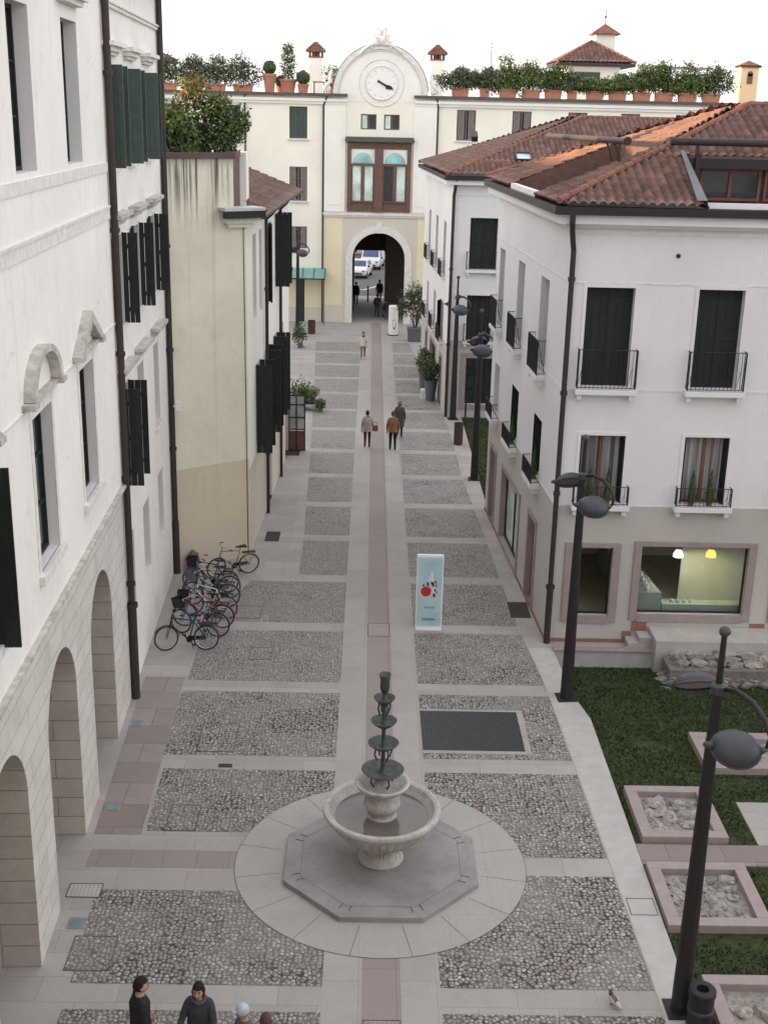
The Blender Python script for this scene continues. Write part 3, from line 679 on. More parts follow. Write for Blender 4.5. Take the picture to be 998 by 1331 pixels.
# ------------------------------------------------------------------ left: white house
hou=thing('white_shuttered_house','old white house with dark green shutters between the two long downpipes on the left','building',(-7.5,31,0))
HS=[(10.25,11.25),(12.85,13.9),(15.75,16.7)]
ROWS=[(2.0,3.95),(5.35,7.6),(9.0,11.0),(12.5,14.55)]
holes=[dict(s0=a,s1=c,z0=z0,z1=z1,d=.3,rev=1) for a,c in HS for z0,z1 in ROWS]
b=MB(); facade(b,fL,9.94,18.62,0,17.0,holes); b.quad([fL(9.94,0,17),fL(18.62,0,17),fL(18.62,-9,17),fL(9.94,-9,17)]); b.quad([fL(18.62,0,0),fL(18.62,0,17),fL(18.62,-9,17),fL(18.62,-9,0)])
b.build('wall',[M['plaster_house'],M['grey_white']],hou)
b=MB(); b.box(9.98,18.6,-.02,.5,16.85,17.05,f=fL); b.box(9.98,18.6,-.02,.06,15.74,15.82,f=fL); b.box(9.98,18.6,-.02,.1,15.82,15.86,f=fL); b.build('moulding',M['stone_trim'],hou)
for i,(a,c) in enumerate(HS):
    for j,(z0,z1) in enumerate(ROWS):
        window(hou,fL,a,c,z0,z1,.3,'greypink_shutter','glass',1,1)
        if j: sill(hou,fL,a-.1,c+.1,z0,D=.08,h=.12,br=False)
    m=(a+c)/2
    for z,mm in((14.95,'stone_trim'),(11.42,'old_stone'),(8.05,'old_stone')):
        b=MB(); b.box(m-.86,m+.86,-.02,.26,z,z+.09,f=fL); b.box(m-.78,m+.78,-.02,.17,z-.1,z,f=fL); b.box(m-.68,m+.68,-.02,.1,z-.17,z-.1,f=fL); b.build('window_cornice',M[mm],hou)
    leaf(hou,fL,a,1,12.48,14.58,.32,97,'green'); leaf(hou,fL,c,-1,12.48,14.58,.27,86,'green')
    leaf(hou,fL,a,1,8.98,11.03,.36,172,'black_green'); leaf(hou,fL,c,-1,8.98,11.03,.33,98,'black_green')
leaf(hou,fL,10.25,1,5.33,7.63,.42,88,'black_green'); leaf(hou,fL,11.25,-1,5.33,7.63,.42,92,'black_green')
downpipe(hou,[fL(18.45,.1,16.9),fL(18.45,.1,1.6)],.085,'pipe',[fL(18.45,.1,z) for z in(4,7,10,13)])
downpipe(hou,[fL(18.45,.1,1.7),fL(18.45,.1,0)],.11,'pipe')
b=MB(); b.box(18.36,18.44,.16,.3,5.3,5.36,f=fL); b.box(18.28,18.46,.24,.42,5.22,5.48,f=fL); sp=single('floodlight',b,[M['white_paint']],'small white floodlight box fixed to the downpipe at the house corner','floodlight')
# ------------------------------------------------------------------ left: yellow house
fY=frame((-5.96,35.6),(-3.77,37.13)); fS=frame((-3.77,37.13),(-3.4,50.5))
yel=thing('yellow_corner_house','weathered yellow house with stained blank front wall and a planted roof terrace','building',(-6,42,0))
b=MB(); z3=lambda z:1 if z<3.25 else 0
facade(b,fY,-3,2.27,0,12.4,zs=(3.25,),mi=z3); facade(b,fY,2.27,2.672,0,10.95,zs=(3.25,),mi=z3)
SW=[(1.5,2.4,7.35,10.05),(3.2,4.0,7.35,10.05),(6.1,7.0,7.35,10.05),(8.1,9.0,7.6,10.2),(1.95,2.9,2.95,5.85),(4.75,5.7,2.95,5.85),(7.35,8.25,2.95,5.85),(10.2,11.1,2.95,5.85)]
DO=[(11.7,13.0,0,2.55),(5.2,6.6,0,2.3)]
facade(b,fS,0,13.37,0,10.7,[dict(s0=a,s1=c,z0=d,z1=e,d=.22,rev=2) for a,c,d,e in SW+DO],zs=(2.9,),mi=lambda z:3 if z<2.9 else 2,ss=())
b.quad([fS(13.37,0,0),fS(13.37,0,10.7),fS(13.37,-7,13.0),fS(13.37,-7,0)],0)
b.build('wall',[M['plaster_yellow'],M['plaster_yellow_low'],M['cream_white'],M['beige_base']],yel)
for a,c,d,e in SW: window(yel,fS,a,c,d,e,.22,'greypink_shutter','glass',1,1)
for a,c,d,e in DO: window(yel,fS,a,c,d,e,.22,'redwood','glass',1,1,name='shop_door')
for a,c,d,e in SW[4:7]:
    leaf(yel,fS,a,1,d-.02,e+.03,.5,90,'black_green'); leaf(yel,fS,c,-1,d-.02,e+.03,.5,95,'black_green')
a,c,d,e=SW[3]; leaf(yel,fS,a,1,d,e,.5,92,'black_green'); leaf(yel,fS,c,-1,d,e,.5,95,'black_green')
leaf(yel,fS,6.1,1,7.35,10.05,.45,165,'black_green')
b=MB(); b.box(-3,2.33,-.28,.06,12.4,12.55,f=fY); b.build('coping',M['brownmetal'],yel)
b=MB(); P=fY(2.27,0,0); fP=frame((P.x,P.y),(P.x-.05,P.y+2.2)); b.box(0.0,2.2,-.25,0.004,10.9,12.4,f=fP); b.box(-.02,2.24,-.28,.03,12.4,12.55,f=fP); b.build('parapet',M['brownmetal'],yel)
b=MB(); b.box(2.24,3.3,-.5,.2,10.9,12.5,f=fP); b.build('chimney',M['cream_white'],yel)
b=MB(); b.box(1.75,3.1,-.3,.42,10.93,11.02,f=fY); b.build('eave_sheet',M['metal_roof'],yel)
b=MB(); b.box(1.75,3.1,.30,.45,10.72,10.925,f=fY); b.build('gutter',M['gutter'],yel)
b=MB(); b.box(1.9,2.9,-.02,.26,10.56,10.71,f=fY); b.box(2.0,2.8,-.02,.16,10.44,10.56,f=fY); b.build('cornice',M['plaster_yellow'],yel)
b=MB(); b.box(0.3,13.6,-.02,.42,10.6,10.72,f=fS); b.box(.3,13.5,-.02,.2,10.45,10.6,f=fS); b.build('eave',M['cream_white'],yel)
b=MB(); b.tube([fS(.2,.5,10.72),fS(13.7,.5,10.72)],.075,8); b.build('gutter',M['gutter'],yel)
b=MB(); b.tube([fY(2.57,.02,10.45),fY(2.60,.02,.05)],.012,6); b.tube([fY(2.57,.02,10.45),fS(.6,.02,10.45)],.012,6); b.build('cable',M['iron'],yel)
for s in(4.45,9.1): downpipe(yel,[fS(s,.45,10.7),fS(s,.3,10.5),fS(s,.1,10.3),fS(s,.1,0)],.06,'pipe',[fS(s,.1,z) for z in(2.2,5,8)])
S_,N_=vecs(fS); O=fS(13.75,.5,10.74)
bmr=tile_roof(fS(2.0,.5,10.74),S_,-N_,11.7,6.5,21,seed=4,amp=.03)
roof_obj('roof',[bmr],'tiles_old',yel)
b=MB(); b.quad([fS(-2,-6.3,12.9),fS(13.6,-6.3,12.9),fS(13.6,-12,10.8),fS(-2,-12,10.8)]); b.build('rear_roof',M['tiles_old'],yel)
# roof shrubs come later.  open glazed door standing out from the wall
sd_=thing('open_shop_door','open glazed shop door with dark red lower panel standing out from the yellow house','door',fS(12.95,0,.0))
b=MB(); P0=fS(12.95,.02,0); fD=lambda u,t,z:P0+N_*u+S_*t+Vector((0,0,z))
for u in(0,.31,.66): b.box(u,u+.05,-.025,.025,.02,2.45,f=fD)
for z in(.02,.93,1.45,2.0,2.4): b.box(.05,.66,-.022,.022,z,z+.05,f=fD)
b.build('frame',M['iron'],sd_)
b=MB(); b.box(.05,.66,-.015,.015,.07,.9,f=fD); b.build('panel',M['redwood'],sd_)
b=MB(); b.box(.05,.66,-.006,.006,.97,2.4,f=fD); b.build('pane',glass('door_pane',(.25,.27,.26),.1),sd_)
# ------------------------------------------------------------------ right: corner building with the shop
fA=frame((4.97,30.76),(6.97,30.76)); fAs=frame((4.97,30.76),(4.32,42.6),-1)
A=thing('corner_building','white corner building on the right with dark shutters and a lit ground floor shop','building',(8,36,0))
CO=[(.45,1.67),(3.28,4.45),(6.1,7.3),(8.9,10.1)]
up=[(a,c,7.15,9.7) for a,c in CO]; lo=[(.57,1.74,4.03,5.87)]+[(a+.02,c+.02,4.03,5.87) for a,c in CO[1:]]
SH=[(.58,1.66,.80,2.76),(2.44,5.33,.87,2.83),(6.25,8.9,.87,2.83)]
gb=lambda z:1 if z<3.95 else 0
b=MB(); facade(b,fA,0,13,-.6,11.4,[dict(s0=a,s1=c,z0=d,z1=e,d=.28,rev=0) for a,c,d,e in up+lo]+[dict(s0=a,s1=c,z0=d,z1=e,d=.16,rev=1) for a,c,d,e in SH],mi=gb,zs=(3.95,),rev=0)
SU=[(2.5,3.72,6.95,9.52),(6.35,7.5,6.95,9.52),(10.15,11.2,6.95,9.52)]; SL=[(2.35,3.5,3.85,5.62),(6.2,7.4,3.85,5.62),(10.05,11.1,3.85,5.62)]
SD=[(2.25,3.3,.02,2.62),(5.0,8.3,.18,2.55),(9.85,10.95,.02,2.6)]
facade(b,fAs,0,11.86,-.6,11.4,[dict(s0=a,s1=c,z0=d,z1=e,d=.36,rev=0) for a,c,d,e in SU+SL]+[dict(s0=a,s1=c,z0=d,z1=e,d=.22,rev=2) for a,c,d,e in SD],mi=gb,zs=(3.95,),rev=0)
P,Q=fAs(11.86,0,0),fA(13,0,0)
b.quad([Vector((P.x,P.y,-.6)),Vector((Q.x,P.y,-.6)),Vector((Q.x,P.y,11.4)),Vector((P.x,P.y,11.4))]); b.quad([Vector((Q.x,P.y,-.6)),Vector((Q.x,Q.y,-.6)),Vector((Q.x,Q.y,11.4)),Vector((Q.x,P.y,11.4))])
b.build('wall',[M['grey_white'],M['grey_beige'],M['pinkstone']],A)
b=MB()
for f,L in((fA,13.2),(fAs,12.0)): 
    s=0
    b.box(s,L,-.02,.022,11.0,11.05,f=f); b.box(s,L,-.02,.014,9.79,9.83,f=f); b.box(s,L,-.02,.012,7.06,7.11,f=f); b.box(s,L,-.02,.01,3.93,3.97,f=f)
b.build('string_band',M['stone_trim'],A)
cz=[(5.0,30.8),(4.58,30.36),(18.2,30.36),(18.2,30.8)]
b=MB(); b.prism([(4.57,30.38),(18,30.38),(18,30.8),(4.97,30.8)],11.27,11.49); b.prism([(4.57,30.38),(4.97,30.8),(4.34,42.9),(3.92,42.9)],11.27,11.49)
b.prism([(4.75,30.56),(18,30.56),(18,30.8),(4.97,30.8)],11.18,11.275); b.prism([(4.75,30.56),(4.97,30.8),(4.34,42.8),(4.1,42.8)],11.18,11.275)
b.build('cornice',M['grey_white'],A)
b=MB(); b.prism([(4.42,30.22),(18,30.22),(18,30.6),(4.8,30.6)],11.495,11.69); b.prism([(4.42,30.22),(4.8,30.6),(4.17,42.95),(3.78,42.95)],11.495,11.69); b.build('gutter',M['gutter'],A)
for i,(a,c,d,e) in enumerate(up): 
    closed_shutter(A,fA,a,c,d,e,.28); surround(A,fA,a,c,d,e,.09,'grey_white'); sill(A,fA,a-.16,c+.2,d-.03,'grey_white',.26,.13); railing(A,fA,a-.12,c+.15,d+.0,d+1.0,.22)
for i,(a,c,d,e) in enumerate(lo):
    window(A,fA,a,c,d,e,.26,'redwood','curtain',1); surround(A,fA,a,c,d,e,.09,'grey_white'); sill(A,fA,a-.16,c+.2,d-.03,'grey_white',.26,.13); railing(A,fA,a-.12,c+.15,d,d+.5,.22)
    leaf(A,fA,a+.01,1,d+.02,e-.02,.24,-80,'black_green',d=-.01,boards=1); leaf(A,fA,c-.01,-1,d+.02,e-.02,.24,-75,'black_green',d=-.01,boards=1)
for i,(a,c,d,e) in enumerate(SU):
    closed_shutter(A,fAs,a,c,d,e,.36); sill(A,fAs,a-.15,c+.15,d-.03,'grey_white',.26,.13); railing(A,fAs,a-.12,c+.12,d,d+.95,.24,.07)
for i,(a,c,d,e) in enumerate(SL):
    window(A,fAs,a,c,d,e,.34,'black_green','glass',1); sill(A,fAs,a-.15,c+.15,d-.03,'grey_white',.26,.13); railing(A,fAs,a-.12,c+.12,d,d+.5,.24,.07)
    if i<2: leaf(A,fAs,c-.02,-1,d+.02,e,.34,-88,'black_green',d=0,boards=2)
for a,c,d,e in SH[:3]:
    b=MB(); w=.2; b.box(a-w,a,-.01,.05,d-w,e+w*.7,f=fA); b.box(c,c+w*1.1,-.01,.05,d-w,e+w*.7,f=fA); b.box(a,c,-.01,.05,e,e+w*.7,f=fA); b.box(a,c,-.01,.05,d-w*1.2,d,f=fA)
    b.build('shop_frame',M['pinkstone'],A,bevel=.008)
    t=bpy.data.materials.get('shop_glass')
    if not t:
        n_=NT('shop_glass'); n_.b.inputs['Transmission Weight'].default_value=1; n_.b.inputs['IOR'].default_value=1.08; t=n_.fin((.82,.88,.85),.02)
    b=MB(); b.box(a,c,-.14,-.128,d,e,f=fA); b.build('shop_pane',t,A)
    b=MB(); b.box(c-.05,c-.0,-.159,-.1,d,e,f=fA); b.box(a,c-.051,-.159,-.1,d,d+.04,f=fA); b.build('pane_frame',M['iron'],A)
for i,(a,c,d,e) in enumerate(SD):
    b=MB(); w=.16; b.box(a-w,a,-.01,.04,max(d-.16,.02),e+w,f=fAs); b.box(c,c+w,-.01,.04,max(d-.16,.02),e+w,f=fAs); b.box(a,c,-.01,.04,e,e+w,f=fAs)
    if i==1: b.box(a,c,-.2,.04,.02,d-.006,f=fAs)
    b.build('door_frame',M['pinkstone'],A)
    if i==1: window(A,fAs,a,c,d,e,.2,'iron','glass_pale',1,name='shop_window')
    else: window(A,fAs,a,c,d,e,.2,'redwood' if i==0 else 'wood','glass',0,1,name='door',w=.14)
b=MB(); b.box(.0,2.1,-.01,.035,.0,.1,f=fA); b.box(2.1,2.35,-.01,.03,.0,.34,f=fA); b.box(2.35,2.75,-.01,.033,.36,.62,f=fA); b.box(5.6,6.0,-.01,.03,.5,.62,f=fA); b.box(0,11.8,-.01,.03,0,.09,f=fAs); b.build('plinth_band',plain('red_stone_band',(.26,.13,.10),.75,0,.15,5,.1),A)
b=MB(); b.tube([fA(2.66,-.02,10.52),fA(2.66,.03,10.52)],.055,12); b.build('vent',M['iron'],A)
downpipe(A,[Vector((4.86,30.28,11.5)),Vector((4.86,30.3,11.3)),Vector((4.92,30.5,10.95)),fA(.02,.12,10.6),fA(.02,.12,1.6)],.07,'pipe',[fA(.02,.12,z) for z in(9.9,7,4.3)])
downpipe(A,[fA(.02,.12,1.7),fA(.02,.12,0)],.09,'pipe',[fA(.02,.12,1.65)])
# roof: front slope with a sunken terrace, street slope with another
e0=(4.5,30.3,11.78); tp=21.5; ta=math.tan(math.radians(tp)); ca=math.cos(math.radians(tp))
Lm=6.15/ca
front=tile_roof((4.5,30.3,11.75),(1,0,0),(0,1,0),13.5,Lm,tp,[(1,-ca,0)],seed=1)
def cut(bm,u0,u1,v0,v1,O,U,Vd):
    U=Vector(U).normalized(); Vd=Vector(Vd).normalized(); dl=[]
    for co_,no in((u0,U),(u1,U)):
        p=Vector(O)+U*co_; bmesh.ops.bisect_plane(bm,geom=bm.verts[:]+bm.edges[:]+bm.faces[:],plane_co=p,plane_no=no)
    for v in(v0,v1):
        p=Vector(O)+Vd*v; bmesh.ops.bisect_plane(bm,geom=bm.verts[:]+bm.edges[:]+bm.faces[:],plane_co=p,plane_no=Vd)
    for fc in bm.faces:
        q=fc.calc_center_median()-Vector(O)
        if u0<q.dot(U)<u1 and v0<q.dot(Vd)<v1: dl.append(fc)
    bmesh.ops.delete(bm,geom=dl,context='FACES'); return bm
cut(front,3.62,13.4,-1,2.75,(4.5,30.3,0),(1,0,0),(0,1,0))
sdir=(fAs(1,0,0)-fAs(0,0,0)); sn=(fAs(0,-1,0)-fAs(0,0,0))
left=tile_roof((4.5,30.3,11.75),sdir,sn,12.6,Lm*1.02,tp,[(1,-ca,0),(-1,-ca,12.5)],seed=2)
cut(left,3.4,7.6,-1,3.3,(4.5,30.3,0),sdir,sn)
back=tile_roof(Vector((4.5,30.3,11.8))+sdir*12.5,(1,0,0),(0,-1,0),14,Lm,tp,[(1,-ca,0)],seed=3,res=4)
roof_obj('roof',[front,left,back],'tiles',A)
ap=Vector((4.5+6.15,36.45,11.8+6.15*ta)); ap2=Vector((17.8,36.45,11.8+6.15*ta))
b=MB(); 
for P,Q in(((4.5,30.3,11.83),ap),(ap,ap2),(Vector((4.5,30.3,11.83))+sdir*12.5,ap)): ridge(A,P,Q,.085,b=b)
b.build('ridge_tiles',M['ridge'],A)
# sunken terrace in the front slope
x0,x1,y0,y1=8.14,17.8,30.62,33.05; zt=11.8+2.75*ta
b=MB(); b.quad([(x0,y0,11.7),(x1,y0,11.7),(x1,y1,11.7),(x0,y1,11.7)]); b.quad([(x0,y1,11.7),(x1,y1,11.7),(x1,y1,zt),(x0,y1,zt)])
b.build('terrace_wall',M['wood'],A)
b=MB(); b.add([(x0,30.25,11.74),(x0,y1,zt+.02),(x0,y1,11.7),(x0-.05,30.25,11.84),(x0-.05,y1,zt+.12),(x0+.0,30.25,11.7)],[(0,1,2,5),(3,4,1,0)]); b.add([(x0-.3,30.25,11.9),(x0-.05,30.25,11.9),(x0-.05,y1,zt+.12),(x0-.16,y1,zt+.12)],[(0,1,2,3)]); b.build('cheek_flashing',plain('blue_grey_lead',(.13,.14,.155),.5,.2,.15,3,.1),A)
b=MB(); b.box(8.16,17.8,30.45,30.6,11.7,11.83); b.build('terrace_sill',M['grey_white'],A)
b=MB(); b.box(x0,17.8,32.6,33.3,zt-.32,zt-.06); b.build('terrace_fascia',M['gutter'],A)
for i in range(4):
    a=8.55+i*1.7; window(A,lambda s,d,z:Vector((s,33.0-d,z)),a,a+1.6,11.75,zt-.34,.0,'redwood','glass',1,name='terrace_window')
b=MB(); b.box(8.28,8.42,32.5,32.62,11.7,zt+.05); b.build('terrace_post',M['iron'],A)
b=MB(); b.tube([(7.72,32.7,13.22),(17.5,32.7,13.22)],.095,12); b.box(8.3,8.38,32.66,32.74,12.5,13.2); b.tube([(7.62,32.7,13.22),(7.74,32.7,13.22)],.11,12); b.build('awning_roll',M['pipe'],A)
# sunken terrace in the street slope
def fT(u,v,z): return Vector((4.5,30.3,0))+sdir*u+sn*v+Vector((0,0,z))
zl=11.8+3.3*ta
b=MB(); b.quad([fT(3.4,.3,11.6),fT(7.6,.3,11.6),fT(7.6,3.3,11.6),fT(3.4,3.3,11.6)]); b.quad([fT(3.4,3.3,11.6),fT(7.6,3.3,11.6),fT(7.6,3.3,zl),fT(3.4,3.3,zl)])
for u in(3.4,7.6): b.quad([fT(u,.02,11.6),fT(u,3.3,11.6),fT(u,3.3,zl-.02),fT(u,.02,11.78)])
b.build('side_terrace_wall',M['wood'],A)
b=MB(); b.box(3.45,7.55,.05,.2,11.62,11.84,f=fT); b.build('terrace_sill',M['grey_white'],A)
b=MB(); b.tube([fT(2.0,2.05,13.2),fT(10.0,1.55,13.18)],.085,12); b.tube([fT(1.9,2.05,13.2),fT(2.02,2.05,13.2)],.11,12)
for u in(3.0,3.9): b.tube([fT(u,2.0,13.12),fT(u,2.1,12.9),fT(u,2.2,12.5)],.03,6)
b.build('awning_roll',M['pipe'],A)
# topiary pots on the lower window sills
def cone_plant(x,y,z,h,r,label,seed):
    t=thing('potted_cypress',label,'plant',(x,y,z),'small cone shrubs in the shop building windows'); c=MB(); rg=random.Random(seed)
    for i in range(260):
        q=rg.random(); a=rg.random()*2*PI; rr=r*(1-q)**.8*rg.uniform(.75,1.08); p=Vector((x+rr*math.cos(a),y+rr*math.sin(a),z+.12+q*h)); e=.025
        v=[p+Vector((rg.uniform(-e,e),rg.uniform(-e,e),rg.uniform(-e,e)*1.6)) for _ in range(3)]; c.add(v,[(0,1,2)])
    c.lathe([(r*.75,z+.1),(r*.72,z+.2),(r*.45,z+.12+h*.5),(.01,z+.1+h*.95)],(x,y,0),10,0)
    c.build('foliage',M['leaf'],t); d=MB(); d.lathe([(r*.5,z),(r*.7,z+.13)],(x,y,0),12); d.build('pot',M['greypot'],t)
k=0
for (a,c,d,e),nm in zip(lo[:3],('the lower window sill nearest the corner downpipe','the lower window sill above the lit shop','the third lower window')):
    for q,w in((.27,'left'),(.68,'right')):
        if nm=='the third lower window': continue
        p=fA(a+(c-a)*q,.03,d-.02); cone_plant(p.x,p.y,p.z,.85,.14,f'{w} cone shrub on {nm}',k); k+=1
for i,w in((0,'nearest'),(1,'middle')):
    a,c,d,e=SL[i]; p=fAs(a+.5,.05,d-.02); cone_plant(p.x,p.y,p.z,.85,.14,f'cone shrub on the {w} lower window on the street side of the corner building',k+i)
# shop interior
rm=thing('shop_interior','pale lit shop interior seen through the large pink framed window','room',(9.2,32,.4))
b=MB(); b.quad([(5.1,30.95,.5),(17.8,30.95,.5),(17.8,36.5,.5),(5.1,36.5,.5)]); b.build('floor',plain('shop_floor',(.42,.37,.31),.5,0,.1,2,0),rm)
b=MB(); b.quad([(5.1,36.5,.5),(17.8,36.5,.5),(17.8,36.5,3.3),(5.1,36.5,3.3)]); b.quad([(5.25,31,.5),(5.25,36.5,.5),(5.25,36.5,3.3),(5.25,31,3.3)]); b.quad([(5.1,30.95,3.3),(17.8,30.95,3.3),(17.8,36.5,3.3),(5.1,36.5,3.3)]); b.build('wall',plain('shop_wall',(.68,.65,.56),.8,0,.06,2,0),rm)
b=MB(); b.box(8.98,10.9,32.5,32.55,.6,3.2); b.build('divider_panel',plain('pale_green_panel',(.55,.61,.60),.5,0,.05,2,0),rm)
b=MB(); b.box(7.9,8.45,36.3,36.45,.5,2.7); b.build('doorway',M['dark'],rm)
ct=thing('shop_counter','glass topped shop counter running back from the lit shop window','counter',(7.9,32.4,.5))
b=MB(); 
b.add([(7.45,31.1,.5),(8.15,31.1,.5),(7.75,35.5,.5),(7.15,35.5,.5),(7.45,31.1,1.35),(8.15,31.1,1.35),(7.75,35.5,1.35),(7.15,35.5,1.35)],[(0,1,5,4),(1,2,6,5),(2,3,7,6),(3,0,4,7),(4,5,6,7)]); b.build('cabinet',plain('counter_grey',(.34,.36,.35),.4,0,.1,3,0),ct)
b=MB(); b.box(8.2,10.5,31.15,31.5,.5,1.0); b.build('display_case',plain('case_green',(.36,.43,.41),.3,0,.1,3,0),ct)
rg=random.Random(5)
gd=MB()
for i in range(14): 
    q=i/13; x=7.75-.35*q+rg.uniform(-.15,.15); y=31.3+3.8*q; gd.lathe([(.05,0),(.06,.08),(.03,.14),(.035,.2)],(x,y,1.352),8)
for i in range(4): gd.ball((8.5+i*.17,31.3,1.05),.06,n=8,m=5)
tag(gd.build('shop_goods',M['glass_pale']),'jars and glasses set out on the shop counter','goods',kind='stuff')
for x,y,c,lb,nm in((8.62,31.55,(1,.95,.86),'white','white glowing dome lamp hanging in the shop window'),(9.54,31.6,(1,.84,.42),'yellow','yellow glowing dome lamp hanging in the shop window')):
    r=thing('pendant_lamp',nm,'lamp',(x,y,3.3),'dome lamps in the shop window')
    b=MB(); b.tube([(x,y,3.3),(x,y,2.46)],.008,5); b.build('cord',M['iron'],r)
    b=MB(); b.lathe([(.02,2.46),(.09,2.44),(.135,2.36),(.15,2.26),(.14,2.26),(.1,2.38),(0,2.42)],(x,y,0),18); b.build('lamp_shade',emit('glow_'+lb,c if lb=='white' else (1,.72,.16),.6),r,smooth=True)
    l=bpy.data.lights.new('pendant_light','POINT'); l.energy=11; l.color=c; l.shadow_soft_size=.03; o=bpy.data.objects.new('pendant_light',l); COL.objects.link(o); o.location=(x,y,2.30)
# ------------------------------------------------------------------ right: second white building
fB=frame((3.64,56.94),(5.64,56.94)); fBs=frame((3.64,56.94),(2.93,70.3),-1)
B=thing('street_building','second white building with tiled roof beyond the corner building','building',(7,63,0))
BW=[(.83,2.1,7.0,9.32),(.83,2.0,3.68,5.8),(4.2,5.4,7.0,9.32),(4.2,5.4,3.68,5.8)]; BS=[(.9,2.9,.62,2.85),(4.2,6.2,.62,2.85)]
b=MB(); facade(b,fB,0,16,-.6,11.0,[dict(s0=a,s1=c,z0=d,z1=e,d=.28) for a,c,d,e in BW+BS],mi=gb,zs=(3.4,),rev=0)
bu=[(a,a+1.1,6.35,8.9) for a in(2.3,6.0,9.7)]; bl=[(a,a+1.1,3.2,5.1) for a in(2.3,6.0,9.7)]; bd=[(2.2,3.2,.0,2.4),(5.2,8.0,.15,2.4),(9.6,10.6,0,2.4)]
facade(b,fBs,0,13.38,-.6,11.0,[dict(s0=a,s1=c,z0=d,z1=e,d=.36) for a,c,d,e in bu+bl]+[dict(s0=a,s1=c,z0=d,z1=e,d=.2,rev=2) for a,c,d,e in bd],mi=gb,zs=(3.4,),rev=0)
P=fBs(13.38,0,0); b.quad([Vector((P.x,P.y,-.6)),Vector((19.6,P.y,-.6)),Vector((19.6,P.y,11)),Vector((P.x,P.y,11))])
b.build('wall',[M['grey_white'],M['grey_beige'],M['pinkstone']],B)
for a,c,d,e in BW: closed_shutter(B,fB,a,c,d,e,.26); sill(B,fB,a-.15,c+.15,d-.03,'grey_white',.2); surround(B,fB,a,c,d,e,.08,'grey_white')
for a,c,d,e in BW[:2]: railing(B,fB,a-.12,c+.12,d,d+.8,.2,.2)
for a,c,d,e in BS: window(B,fB,a,c,d,e,.2,'iron','glass',1,2,name='shop_window'); surround(B,fB,a,c,d,e,.24,'pinkstone',.04,True,'shop_frame')
for a,c,d,e in bu+bl:
    closed_shutter(B,fBs,a,c,d,e,.34); railing(B,fBs,a-.1,c+.1,d,d+.75,.22,.12)
    sill(B,fBs,a-.1,c+.1,d-.02,'grey_white',.2,.1,False)
leaf(B,fBs,3.4,-1,3.25,5.1,.35,30,'black_green')
for a,c,d,e in bd: window(B,fBs,a,c,d,e,.18,'wood','glass',1,name='door'); surround(B,fBs,a,c,d,e,.16,'pinkstone',.03,name='door_frame')
b=MB(); b.prism([(3.3,56.55),(19,56.55),(19,57),(3.64,57)],10.78,10.98); b.prism([(3.3,56.55),(3.64,57),(2.93,70.3),(2.55,70.6)],10.78,10.98); b.box(.0,15,-.02,.03,10.3,10.36,f=fB); b.build('cornice',M['grey_white'],B)
b=MB(); b.prism([(3.2,56.43),(19,56.43),(19,56.9),(3.5,56.9)],10.985,11.15); b.prism([(3.2,56.43),(3.5,56.9),(2.83,70.3),(2.47,70.6)],10.985,11.15); b.build('gutter',M['gutter'],B)
downpipe(B,[Vector((3.75,56.6,11)),fB(.02,.12,10.3),fB(.02,.12,0)],.075,'pipe',[fB(.02,.12,z) for z in(3.5,7)])
sdB=fBs(1,0,0)-fBs(0,0,0); snB=fBs(0,-1,0)-fBs(0,0,0); cb_=math.cos(math.radians(20)); tb=math.tan(math.radians(20))
f1=tile_roof((3.3,56.5,11.25),(1,0,0),(0,1,0),16,7.05/cb_,20,[(1,-cb_,0)],seed=8,wave=.25,res=6)
cut(f1,3.2,4.0,1.55,2.3,(3.3,56.5,0),(1,0,0),(0,1,0))
f2=tile_roof((3.3,56.5,11.25),sdB,snB,14.4,7.05/cb_,20,[(1,-cb_,0),(-1,-cb_,14.3)],seed=9,res=4)
f3=tile_roof(Vector((3.3,56.5,11.25))+sdB*14.3,(1,0,0),(0,-1,0),16,7.05/cb_,20,[(1,-cb_,0)],seed=10,res=4)
roof_obj('roof',[f1,f3],'tiles',B); roof_obj('street_slope',[f2],'tiles_old',B)
b=MB(); ap=Vector((10.3,63.5,11.27+7.0*tb))
for P,Q in(((3.3,56.5,11.27),ap),(ap,(19,63.5,11.27+7.0*tb)),(Vector((3.3,56.5,11.27))+sdB*14.3,ap)): ridge(B,P,Q,.09,b=b)
b.build('ridge_tiles',M['ridge'],B)
fK=lambda u,v,z:Vector((3.3+u,56.5+v*cb_-z*math.sin(math.radians(20)),11.25+v*math.sin(math.radians(20))+z*cb_))
b=MB(); b.box(3.2,3.28,1.6,2.5,-.02,.12,f=fK); b.box(3.92,4.0,1.6,2.5,-.02,.12,f=fK); b.box(3.28,3.92,1.6,1.68,-.02,.12,f=fK); b.box(3.28,3.92,2.42,2.5,-.02,.12,f=fK); o=b.build('skylight',M['iron'],B)
b=MB(); b.box(3.28,3.92,1.68,2.42,.03,.06,f=fK); b.build('pane',glass('skylight_glass',(.3,.38,.42),.1),o)
b=MB(); b.box(1.3,1.6,3.9,4.6,0,.25,f=fK); b.build('roof_vent',M['gutter'],B)
